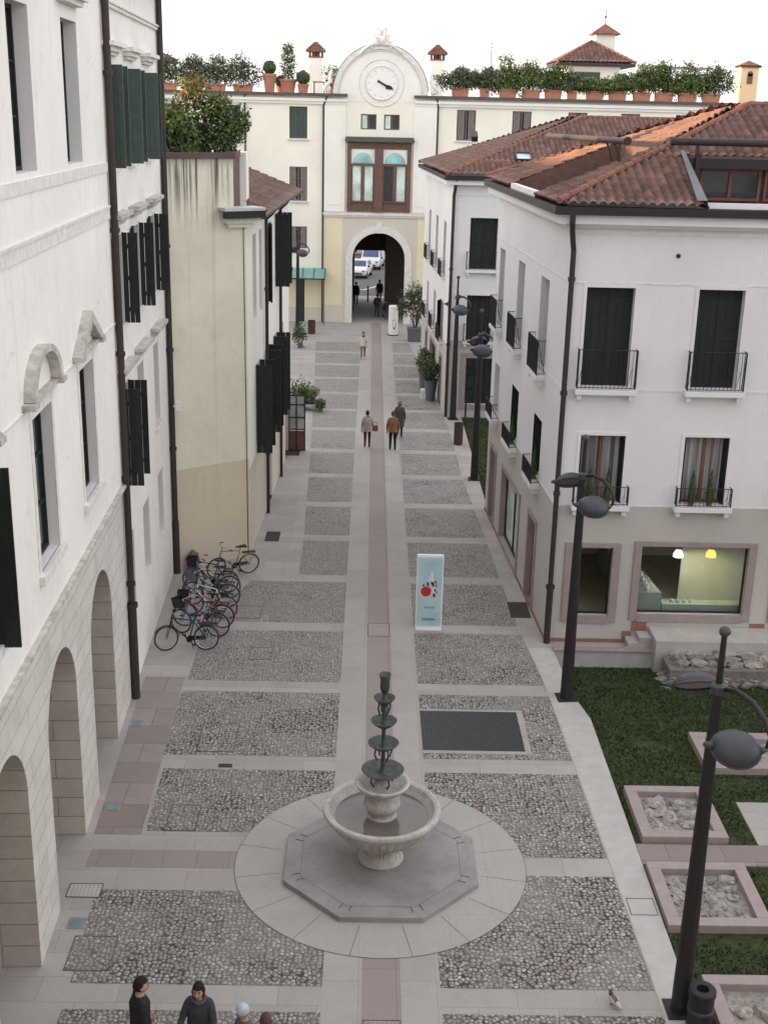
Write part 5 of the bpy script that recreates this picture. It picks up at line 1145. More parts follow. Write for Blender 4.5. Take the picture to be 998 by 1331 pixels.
# ------------------------------------------------------------------ street lamps
def make_lamp():
    r=thing('street_lamp','x','street lamp',(0,0,0),'two headed street lamps along the street')
    b=MB(); b.lathe([(.155,0),(.15,.6),(.125,2.5),(.10,4.5),(.075,5.75),(.05,5.8),(.042,6.62)],(0,0,0),14); b.build('pole',M['iron'],r,local=True,smooth=False)
    b=MB(); b.box(-.24,.24,-.24,.24,.004,.03); b.build('base_plate',M['iron'],r,local=True)
    b=MB(); b.ball((0,0,6.68),.085,n=14,m=10); b.build('finial',M['lampgrey'],r,local=True,smooth=True)
    b=MB(); b.lathe([(.07,5.68),(.11,5.7),(.11,5.82),(.06,5.86)],(0,0,0),14); b.build('collar',M['lampgrey'],r,local=True)
    for k,sg in((0,1),(1,-1)):
        rot=Matrix.Rotation(0 if sg>0 else PI,3,'Z')
        pts=[Vector(p) for p in((.06,0,5.76),(.2,-.2,5.83),(.36,-.5,5.80),(.47,-.82,5.66),(.50,-1.0,5.50),(.44,-1.05,5.36))]
        pts2=[Vector(p) for p in((-.03,-.05,5.76),(-.08,-.2,5.82),(-.16,-.45,5.78),(-.26,-.75,5.62),(-.34,-.95,5.46),(-.36,-1.0,5.36))]
        b=MB(); b.tube([rot@p for p in (pts if sg>0 else pts2)],[.035,.045,.045,.04,.035,.03],8); a=b.build('arm',M['iron'],r,local=True,smooth=True)
        c=Vector((.03,-1.0,5.32)); d=Vector((1,-.12,0)).normalized(); t=Vector((-d.y,d.x,0)); tilt=Matrix.Rotation(math.radians(42),3,'X'); R=Matrix((d,t,Vector((0,0,1)))).transposed(); R=tilt@R
        b=MB(); n,m=20,6; vs=[]
        for i in range(m+1):
            q=PI/2*i/m
            for j in range(n):
                w=2*PI*j/n; vs.append(c+R@Vector((.35*math.cos(w)*math.cos(q),.28*math.sin(w)*math.cos(q),.22*math.sin(q))))
        b.add([rot@v for v in vs],[(i*n+j,i*n+(j+1)%n,(i+1)*n+(j+1)%n,(i+1)*n+j) for i in range(m) for j in range(n)])
        rimp=[rot@(c+R@Vector((.35*math.cos(2*PI*j/n),.28*math.sin(2*PI*j/n),-.01))) for j in range(n)]
        b.tube(rimp,.022,6,closed=True)
        b.tube([rot@(c+R@Vector((-sg*.33,0,.02))),rot@(c+R@Vector((-sg*.46,0,.03)))],[.07,.035],8)
        b.tube([rot@(c+R@Vector((sg*.33,0,.02))),rot@(pts if sg>0 else pts2)[-1]],[.05,.035],8)
        h=b.build('lamp_head',M['lampgrey'],r,local=True,smooth=True)
        b=MB(); b.quad([rot@(c+R@Vector((.33*math.cos(2*PI*j/n),.26*math.sin(2*PI*j/n),.0))) for j in range(n)]); b.build('lens',M['glass'],h,local=True)
    return r
lamp=make_lamp(); lamp.location=(5.22,16.2,0); lamp['label']='nearest street lamp, its heads low over the lawn at the right edge'
dup(lamp,(5.03,27.3,0),.08,'street lamp standing at the lawn corner in front of the shop window')
dup(lamp,(4.22,46.35,0),-.05,'street lamp at the far corner of the corner building beside the green strip')
dup(lamp,(3.98,56.4,0),.05,'street lamp close to the downpipe of the second white building')
dup(lamp,(-4.72,78.6,0),.3,'street lamp on the left before the aqua canopy')
# ------------------------------------------------------------------ bollard, bins, posts
def bin_(x,y,h,r0,label,name='litter_bin',cat='litter bin',m='brownbin',group='dark cylindrical bins along the street'):
    mm=bpy.data.materials.get('rusty_bin') or plain('rusty_bin',(.075,.042,.038),.7,.1,.25,6,.2)
    r=thing(name,label,cat,(x,y,0),group); b=MB(); b.lathe([(r0*.9,0.0),(r0*.9,.04),(r0,.05),(r0,h),(r0*.86,h+.02),(r0*.86,h-.15),(0,h-.15)],(x,y,0),20); b.build('body',mm,r)
    b=MB(); b.tube([(x+r0*math.cos(2*PI*k/20),y+r0*math.sin(2*PI*k/20),h) for k in range(20)],.02,6,closed=True); b.build('rim',M['iron'],r); return r
bin_(3.93,51.7,.95,.2,'dark brown litter bin on the kerb beside the green strip')
bin_(-3.85,79.2,.85,.24,'dark brown litter bin at the foot of the clock building')
r=thing('bollard','thick dark bollard with a hollow top beside the nearest lamp post','bollard',(5.42,15.82,0)); b=MB(); x,y=5.42,15.82
b.lathe([(.2,0),(.2,.62),(.215,.65),(.215,.72),(.2,.74),(.1,.74),(.09,.62),(0,.60)],(x,y,0),28); b.build('body',M['iron'],r,smooth=False)
b=MB(); b.lathe([(.202,.35),(.21,.36),(.21,.40),(.202,.41)],(x,y,0),28); b.build('band',M['lampgrey'],r)
for (x,y,l) in((4.1,57.2,'thin dark post at the corner of the second white building'),(4.48,55.2,'thin dark post at the near end of the wire by the green strip')):
    b=MB(); b.tube([(x,y,0),(x,y,1.1)],.045,8); b.ball((x,y,1.12),.055,n=8,m=6); single('fence_post',b,M['iron'],l,'post','thin posts by the green strip')
b=MB(); b.tube([(-.26,94,0),(-.26,94,1.15)],.06,10); b.ball((-.26,94,1.16),.062,n=10,m=6); single('passage_bollard',b,M['iron'],'slim dark bollard at the far mouth of the archway','bollard')
# ------------------------------------------------------------------ banner and advertising column
r=thing('banner_stand','pale blue upright banner with a red fruit picture standing on the paving','banner',(1.77,31.42,0))
b=MB(); fb=lambda u,t,z:Vector((1.77+u,31.42+t-.10*(z-1)*0,z))
b.box(-.37,.37,-.05,.05,0.06,2.2,f=fb); b.box(-.36,.36,-.05,.05,2.2,2.23,f=fb)
b.box(-.365,.365,-.12,.12,0,.06,f=fb); b.build('frame',M['white_paint'],r,bevel=.01)
t=NT('banner_blue'); po=t.pos(); t.fin(t.mix(t.ramp(t.noise(po,1.6,3),.3,.7),(.33,.50,.56),(.46,.60,.64)),.5); bb=t.m
b=MB(); b.box(-.335,.335,-.058,-.052,.12,2.16,f=fb); pn=b.build('panel',bb,r)
def disc(b,u,z,ru,rz,t0,n=20,w=0):
    b.quad([fb(u+ru*math.cos(2*PI*k/n)*(1+w*math.sin(5*2*PI*k/n)),t0,z+rz*math.sin(2*PI*k/n)) for k in range(n)])
red=plain('fruit_red',(.45,.03,.03),.5,0,.2,12,0); dred=plain('fruit_dark_red',(.22,.02,.03),.5,0,.2,12,0)
b=MB(); disc(b,-.10,1.16,.145,.15,-.0605,24,.03); b.build('fruit_picture',red,pn)
b=MB()
for u,z,a,c in((.10,1.36,.03,.07),(.16,1.44,.025,.05),(.18,1.33,.02,.04),(.13,1.05,.04,.07),(.15,1.2,.03,.05),(-.05,1.38,.035,.07),(-.17,1.34,.03,.04),(.2,1.14,.02,.03)): disc(b,u,z,a,c,-.0607,8)
b.build('seed_picture',dred,pn)
b=MB()
for u,z,a,c in((.06,1.55,.04,.22),(.12,1.2,.05,.1),(-.02,1.5,.02,.12),(.06,1.4,.06,.05)): disc(b,u,z,a,c,-.0603,10)
b.build('splash_picture',plain('splash_white',(.62,.70,.73),.5,0,.1,9,0),pn)
b=MB(); rg=random.Random(2)   # illegible handwriting line and a bolder line below, as blurred in the photograph
pts=[fb(-.14+.3*k/30,-.0605,.68+.035*math.sin(k*1.3)+.01*math.sin(k*.5)) for k in range(31)]; b.tube(pts,.006,4); b.box(-.19,.17,-.061,-.0585,.30,.34,f=fb)
for k in range(12): b.box(-.19+k*.03,-.175+k*.03,-.062,-.0585,.29,.36+.02*(k%3==0),f=fb)
b.build('caption',plain('caption_blue',(.13,.25,.36),.5,0,.1,9,0),pn)
r=thing('advertising_column','white round advertising column with a dark blue cup picture in front of the arch','advertising column',(1.46,79.3,0))
b=MB(); b.lathe([(.36,0),(.36,.06)],(1.46,79.3,0),24); b.build('base',M['iron'],r); b=MB(); b.lathe([(.31,.06),(.31,1.88),(.28,1.93),(0,1.95)],(1.46,79.3,0),32); b.build('body',M['white_paint'],r,smooth=False)
def curved(poly,rr,m,nm):
    b=MB(); b.quad([Vector((1.46+rr*math.sin(u/rr),79.3-rr*math.cos(u/rr),z)) for u,z in poly]); b.build(nm,m,r)
curved([(-.04,.86),(.2,.86),(.17,.55),(.08,.42),(.02,.45),(-.01,.6)],.315,plain('cup_blue',(.05,.07,.16),.4,0,.1,5,0),'cup_picture')
curved([(-.02,1.0),(.05,1.04),(.14,1.02),(.2,.95),(.2,.89),(-.04,.89)],.316,plain('cup_red',(.4,.06,.06),.5,0,.1,5,0),'cream_picture')
# ------------------------------------------------------------------ plants
r=planter(2.82,77.3,0,.95,.9,.85,'large loose bushy tree in a blue grey square planter beside the arch',None,group=None,name='planter_tree',pot='greypot')
rg=random.Random(31); b=MB()
for dx,dz,rx,rz,n in((-.5,1.55,.75,.8,800),(.35,1.5,.7,.85,700),(0,2.2,.8,.65,700),(.1,.8,.5,.5,260),(-.85,1.2,.4,.6,250)): leaves(b,(2.82+dx,77.3,.85+dz),rx,rx*.9,rz,n,.075,rg,(0,1,0),.55,dx+3,.2)
for i in range(9): q=rg.uniform(-.7,.7); b.tube([(2.82+q*.1,77.3,.8),(2.82+q*.5,77.3+rg.uniform(-.2,.2),1.7),(2.82+q,77.3+rg.uniform(-.4,.4),2.8)],[.035,.02,.008],5,2)
b.build('crown',[M['leaf'],M['leaf_grey'],M['bark']],r)
def tallpot(x,y,label,h,seed):
    r=thing('potted_shrub',label,'potted shrub',(x,y,0),'shrubs in tall grey pots by the second white building'); b=MB(); b.lathe([(.22,0),(.33,h),(.36,h+.01),(.36,h+.06),(.31,h+.06),(.3,h-.05),(0,h-.05)],(x,y,0),20); b.build('pot',M['greypot'],r)
    rg=random.Random(seed); b=MB(); leaves(b,(x,y,h+.55),.52,.5,.6,1500,.06,rg,(0,0,1),.4,seed,.3); leaves(b,(x-.1,y,h+.95),.35,.35,.35,350,.055,rg,(0,1),.4,seed+1,.3)
    for i in range(5): b.tube([(x,y,h-.05),(x+rg.uniform(-.25,.25),y+rg.uniform(-.2,.2),h+.7)],[.02,.01],5,2)
    b.build('foliage',[M['leaf'],M['leaf_light'],M['bark']],r)
tallpot(3.08,60.3,'nearer shrub in a tall grey pot against the second white building',1.0,41)
tallpot(2.86,62.6,'farther shrub in a tall grey pot half hidden by the nearer one',1.0,42)
b=MB(); b.box(2.6,2.95,60.55,60.85,0,.5); single('white_box',b,M['white_paint'],'small white box on the ground beside the tall grey pots','box',bevel=.015)
# plants for sale before the flower shop at the far end of the yellow house
r=thing('flower_stand','low dark wire stand carrying a heap of potted plants','plant stand',(-3.2,57.8,0)); b=MB()
for x in(-3.9,-3.2,-2.55):
    for y in(57.4,58.2): b.tube([(x,y,0),(x,y,.35)],.02,5)
b.box(-3.95,-2.5,57.35,58.25,.35,.38); b.build('rack',M['iron'],r)
rg=random.Random(8)
for i,(x,y,z,rr,mm,l) in enumerate(((-2.75,57.7,.38,.38,('leaf_grey','leaf_light'),'pale leafy plant on the right end of the flower stand'),(-3.1,58.0,.38,.36,('leaf','leaf_light'),'green plant in the middle of the flower stand'),(-3.5,57.8,.38,.42,('leaf_light','leaf'),'light green plant at the left of the flower stand'),(-3.4,58.9,.0,.62,('leaf','leaf'),'dark pointed shrub behind the flower stand'),(-2.35,57.3,.0,.3,('leaf','leaf_grey'),'dark low plant on the ground by the flower stand'))):
    t=thing('stand_plant',l,'potted plant',(x,y,z),'plants around the flower stand'); b=MB(); b.lathe([(.1,z),(.14,z+.2),(0,z+.2)],(x,y,0),12); b.build('pot',M['terracotta'] if i%2 else M['greypot'],t)
    b=MB(); leaves(b,(x,y,z+.2+rr*.7),rr,rr,rr*(1.3 if i==3 else .85),420,.07,rg,(0,1),.4,i,.2); b.build('foliage',[M[mm[0]],M[mm[1]]],t)
t=thing('stand_plant','sprawling pale plant at the foot of the left far lamp','potted plant',(-4.3,74,0),'plants around the flower stand'); b=MB(); b.lathe([(.14,0),(.18,.25),(0,.25)],(-4.3,74,0),12); b.build('pot',M['greypot'],t); b=MB()
leaves(b,(-4.3,74,.9),.5,.4,.75,420,.09,rg,(0,1),.5,77,.2); b.build('foliage',[M['leaf_grey'],M['leaf']],t)
def rooftree(name,label,c,parts,mats,seed,size,base,cat='tree'):
    r=thing(name,label,cat,base); rg=random.Random(seed); b=MB(); c=Vector(c)
    for dx,dy,dz,rx,rz,n,mi in parts: leaves(b,c+Vector((dx,dy,dz)),rx,rx*.85,rz,n,size,rg,mi,.5,seed+dx*3,.3)
    b.build('crown',[M[m] for m in mats],r); b=MB()
    for i in range(7):
        p=rg.choice(parts); q=c+Vector((p[0]+rg.uniform(-.2,.2),p[1],p[2]))
        b.tube([base,(Vector(base)*.5+q*.5)+Vector((rg.uniform(-.1,.1),rg.uniform(-.1,.1),0)),q],[.06,.035,.012],6)
    b.build('trunk',M['bark'],r); return r
rooftree('roof_tree','tall rooftop tree with top leaves tinted orange for evening sun above the stained yellow wall',(-4.95,38.6,13.4),[(-.5,0,.95,.5,.45,800,(1,1,2,2)),(-.8,0,.4,.4,.35,400,(1,2,0)),(.0,0,.35,.6,.5,1200,(0,1,1)),(.5,0,-.15,.65,.6,1500,(0,1)),(.85,0,.0,.4,.45,600,(0,0,1)),(.2,.1,-.6,.8,.6,1500,(0,0,1)),(-.3,.1,-.3,.6,.6,1000,(0,)),(.3,0,.55,.35,.3,350,(0,1,2))],('leaf','leaf_light','leaf_orange'),5,.06,(-4.8,38.6,11.4))
rooftree('roof_shrub','round mid green shrub at the left of the roof terrace by the downpipe',(-6.0,38.0,13.1),[(0,0,.1,.75,.75,2200,(0,1)),(.45,0,-.25,.55,.65,1100,(0,1)),(-.5,0,.15,.5,.55,700,(0,1)),(0,0,-.6,.9,.5,900,(0,))],('leaf','leaf_light','leaf_light'),9,.065,(-6.15,38.1,11.4),'shrub')
# ------------------------------------------------------------------ bicycles
def bicycle(x,y,rz,label,fc,lean=0,basket=None,steer=.35,guard='iron',mud=True,scale=1):
    r=thing('bicycle',label,'bicycle',(0,0,0),'bicycles parked against the left walls'); r.location=(x,y,0); r.rotation_euler=(lean,0,rz)
    fm=bpy.data.materials.get('bike_'+fc[0]) or plain('bike_'+fc[0],fc[1],.35,.2,.1,6,0)
    R=.34; wb=1.06
    st=Matrix.Rotation(steer,3,'Z'); hx=wb/2-.12
    def S(p): p=Vector(p); q=Vector((hx,0,0)); return q+st@(p-q)
    def wheel(c,rot):
        t=lambda a,rad,yy=0:rot(Vector((c+rad*math.cos(a),yy,R+rad*math.sin(a))))
        b=MB(); n=32; b.tube([t(2*PI*k/n,R-.018) for k in range(n)],.02,6,closed=True); w=b.build('wheel',M['rubber'],r,local=True,smooth=True)
        b=MB(); b.tube([t(2*PI*k/n,R-.045) for k in range(n)],.011,5,closed=True)
        for k in range(16): b.tube([t(2*PI*k/16,.02,.02*(-1)**k),t(2*PI*k/16+.25,R-.045)],.0022,3)
        b.tube([rot(Vector((c,-.05,R))),rot(Vector((c,.05,R)))],.025,8); b.build('rim',M['chrome'],w,local=True)
        if mud:
            b=MB()
            for k in range(10):
                a0,a1=PI*.15+k*PI*.85/10,PI*.15+(k+1)*PI*.85/10; b.add([t(a0,R+.02,-.025),t(a0,R+.02,.025),t(a1,R+.02,.025),t(a1,R+.02,-.025),t(a0,R+.028,-.025),t(a0,R+.028,.025),t(a1,R+.028,.025),t(a1,R+.028,-.025)],[(0,1,2,3),(4,5,6,7),(0,3,7,4),(1,2,6,5)])
            b.build('mudguard',fm,w,local=True)
    wheel(-wb/2,lambda v:v); wheel(wb/2,S)
    bbk=(-.08,0,.28); seat=(-.22,0,.82); head=(hx-.03,0,.88); head2=(hx+.0,0,.70)
    b=MB()
    for a,c,rad in((seat,bbk,.017),(seat,head,.016),(bbk,head2,.019),(head,head2,.022)): b.tube([a,c],rad,8)
    for s in(-.05,.05): b.tube([(bbk[0],s*.6,.28),(-wb/2,s,R)],.011,6); b.tube([(seat[0],s*.4,.76),(-wb/2,s,R)],.009,6)
    b.build('frame',fm,r,local=True,smooth=True)
    b=MB()
    for s in(-.05,.05): b.tube([S((hx+.02,s,.66)),S((wb/2,s,R))],.012,6)
    b.tube([S((hx+.03,0,.64)),S((hx-.06,0,1.02))],.014,8); b.build('fork',fm,r,local=True)
    b=MB(); b.tube([S((hx-.2,-.29,1.0)),S((hx-.08,-.22,1.05)),S((hx-.04,0,1.02)),S((hx-.08,.22,1.05)),S((hx-.2,.29,1.0))],.012,8); hb=b.build('handlebar',M['chrome'],r,local=True,smooth=True)
    b=MB()
    for s in(-1,1): b.tube([S((hx-.26,s*.30,.995)),S((hx-.16,s*.275,1.012))],.018,8)
    b.build('grip',M['rubber'],hb,local=True)
    b=MB(); b.tube([seat,(-.235,0,.93)],.012,6); b.add([(-.40,-.09,.95),(-.40,.09,.95),(-.08,.02,.95),(-.08,-.02,.95),(-.42,-.1,.98),(-.42,.1,.98),(-.06,.022,.97),(-.06,-.022,.97),(-.28,0,.99)],[(0,1,2,3),(4,5,8),(5,6,8),(6,7,8),(7,4,8),(0,1,5,4),(1,2,6,5),(2,3,7,6),(3,0,4,7)]); b.build('saddle',M['rubber'],r,local=True)
    b=MB(); b.lathe([(0,0),(.09,.0),(.09,.012),(0,.012)],(0,0,0),18); vs=[(bbk[0]+v.x,-.06+v.z,bbk[2]+v.y) for v in b.V]; b.V=[Vector(v) for v in vs]; b.box(-.5,-.05,-.075,-.055,.27,.38); b.build('chain_guard',M[guard],r,local=True)
    b=MB()
    for s,a in((-1,.6),(1,.6+PI)):
        e=(bbk[0]+.17*math.cos(a),s*.09,bbk[2]+.17*math.sin(a)); b.tube([(bbk[0],s*.07,bbk[2]),e],.009,5); b.box(e[0]-.045,e[0]+.045,min(e[1],e[1]+s*.09),max(e[1],e[1]+s*.09),e[2]-.012,e[2]+.012)
    b.build('pedal',M['iron'],r,local=True)
    b=MB(); b.tube([(-.2,.06,.05),(-.12,.05,.3)],.009,5); b.build('kickstand',M['iron'],r,local=True)
    b=MB(); b.box(-.72,-.3,-.07,.07,.74,.752); b.tube([(-.7,.06,.745),(-wb/2,.06,R)],.006,4); b.tube([(-.7,-.06,.745),(-wb/2,-.06,R)],.006,4); b.build('carrier',M['iron'],r,local=True)
    if basket:
        b=MB(); c0=hx+.16
        P=[(c0-.12,-.15,.74),(c0+.12,-.15,.74),(c0+.12,.15,.74),(c0-.12,.15,.74)]; Q=[(c0-.15,-.19,1.0),(c0+.17,-.19,1.0),(c0+.17,.19,1.0),(c0-.15,.19,1.0)]
        P=[S(p) for p in P]; Q=[S(p) for p in Q]
        b.add(P+Q,[(0,1,2,3),(0,1,5,4),(1,2,6,5),(2,3,7,6),(3,0,4,7)]); b.tube(Q,.012,5,closed=True); b.build('basket',M[basket],r,local=True)
    return r
K_={'black':(.02,.02,.022),'white':(.62,.62,.62),'blue':(.10,.16,.25),'green':(.04,.12,.08),'red':(.30,.04,.04),'grey':(.2,.2,.21)}
fc=lambda n:(n,K_[n])
bicycle(-4.75,29.75,PI+.05,'black city bicycle nearest the camera in the parked row',fc('black'),.12,None,.45)
bicycle(-4.55,30.75,PI-.18,'pale blue bicycle with a dark front basket second in the parked row',fc('blue'),.1,'iron',-.3)
bicycle(-4.5,31.3,PI-.12,'black bicycle with a red rear carrier in the middle of the parked row',fc('red'),.14,'rubber',.2)
bicycle(-4.45,32.05,PI-.30,'white framed bicycle in the middle of the parked row',fc('white'),.16,None,.3,mud=False)
bicycle(-4.5,32.85,PI-.1,'green bicycle with a wire basket behind the white framed one',fc('green'),.1,'greypot',-.4)
bicycle(-4.55,33.4,PI+.1,'grey bicycle near the back of the parked row',fc('grey'),.12,None,.4)
bicycle(-4.65,34.0,PI-.2,'dark bicycle at the back of the parked row with its basket to the wall',fc('black'),.1,'rubber',.2)
bicycle(-4.15,35.35,PI+.42,'silver mountain bicycle leaning along the yellow wall at the back',fc('grey'),-.14,None,.2,mud=False)
b=MB(); b.box(-5.55,-5.25,35.55,35.85,0,.55); b.lathe([(.12,.55),(.05,.68)],(-5.4,35.7,0),10); single('wall_box',b,M['greypot'],'small grey box standing against the yellow wall behind the bicycles','box',bevel=.02)
# ------------------------------------------------------------------ cars beyond the arch
def car(name,label,x,y,rz,L,W,H,col,van=False,rack=False):
    r=thing(name,label,'van' if van else 'car',(0,0,0),'vehicles parked beyond the arch'); r.location=(x,y,-.02); r.rotation_euler=(0,0,rz)
    # profile along length u (0 front) -> (z of bonnet/roof), section lofted with tumblehome
    if van: prof=[(0,.35,.62),(.06,.3,.95),(.16,.28,1.08),(.30,.28,H*.97),(.40,.28,H),(.95,.28,H),(1,.35,H*.93)]
    else: prof=[(0,.32,.58),(.05,.27,.74),(.24,.25,.95),(.42,.25,H*.97),(.55,.25,H),(.80,.25,H*.95),(.96,.3,.98),(1,.36,.7)]
    vs=[];n=0
    for u,zb,zt in prof:
        yv=-L/2+u*L; tw=W/2*(.80 if zt>1.1 else .93); ew=W/2*(.88 if u in(0,1) else 1)
        belt=min(zt-.02,.95)
        vs+=[(-ew*.95,yv,zb),(-ew,yv,(zb+belt)/2),(-ew*.98,yv,belt),(-tw*min(1,ew/(W/2)),yv,zt),(tw*min(1,ew/(W/2)),yv,zt),(ew*.98,yv,belt),(ew,yv,(zb+belt)/2),(ew*.95,yv,zb)]
    m=len(prof); fs=[(i*8+k,i*8+(k+1)%8,(i+1)*8+(k+1)%8,(i+1)*8+k) for i in range(m-1) for k in range(8)]+[tuple(range(8)),tuple(range((m-1)*8,m*8))]
    b=MB(); b.add(vs,fs); b.build('body',col,r,local=True,bevel=.05)
    i0,i1=(2,3); up=lambda i,k:Vector(vs[i*8+k]); g=M['glass_dark_blue']
    def pane(name,pts,off):
        b=MB(); b.quad([p+off for p in pts]); b.build(name,g,r,local=True)
    A_,B_,C_,D_=up(i0,3),up(i0,4),up(i1,4),up(i1,3); mix=lambda p,q,t:p+(q-p)*t
    nrm=(B_-A_).cross(D_-A_).normalized(); nrm=nrm if nrm.y<0 else -nrm
    ctr=(A_+B_+C_+D_)/4; pane('windscreen',[ctr+(p-ctr)*.88 for p in(A_,B_,C_,D_)],nrm*.02)
    for s,(k0,k1) in((-1,(2,3)),(1,(5,4))):
        P=[mix(up(3,k0),up(3,k1),.12),mix(up(m-3,k0),up(m-3,k1),.12),mix(up(m-3,k0),up(m-3,k1),.88),mix(up(3,k0),up(3,k1),.88)]; c=(P[0]+P[1]+P[2]+P[3])/4; pane('side_window',[c+(p-c)*.94 for p in P],Vector((s*.025,0,.0)))
    for s in(-1,1):
        b=MB(); b.ball((s*W*.36,-L/2+.06,.68 if not van else .78),.17,.08,.10,10,6); b.build('headlight',M['chrome'],r,local=True,smooth=True)
        b=MB(); b.ball((s*(W/2+.06),-L/2+L*.30,1.0),.10,.06,.08,8,5); b.build('wing_mirror',M['rubber'],r,local=True)
        for u in(.18,.82):
            b=MB(); c=Vector((s*(W/2-.08),-L/2+u*L,.31)); b.tube([c-Vector((.1,0,0)),c+Vector((.1,0,0))],.31,18); w=b.build('wheel',M['rubber'],r,local=True)
            b=MB(); b.tube([c+Vector((s*.09,0,0)),c+Vector((s*.108,0,0))],.19,14); b.build('rim',M['chrome'],w,local=True)
    b=MB(); b.box(-W*.3,W*.3,-L/2-.01,-L/2+.05,.38,.5); b.build('grille',M['rubber'],r,local=True)
    b=MB(); b.box(-.26,.26,-L/2-.02,-L/2+.01,.52,.62); b.build('number_plate',M['white_paint'],r,local=True)
    if rack:
        b=MB()
        for q in(.45,.65,.85): b.box(-W*.42,W*.42,-L/2+q*L-.03,-L/2+q*L+.03,H+.02,H+.07)
        b.box(-.5,.6,-L/2+.5*L,-L/2+.9*L,H+.075,H+.12); b.build('roof_rack',M['iron'],r,local=True)
    return r
M['glass_dark_blue']=glass('car_glass',(.03,.06,.14),.08)
cw=plain('car_white',(.68,.69,.71),.3,0,.03,2,0)
car('parked_car','white hatchback parked facing the arch at its left edge',-1.05,109.6,-.16,3.9,1.72,1.48,cw)
car('parked_van','white van with a roof rack parked behind the white hatchback',.05,116.4,-.12,4.7,1.86,1.95,cw,True,True)
car('parked_car','dark blue car farthest up the road behind the van',2.05,121.5,-.1,4.2,1.75,1.5,plain('car_dark',(.035,.05,.075),.3,0,.05,2,0))
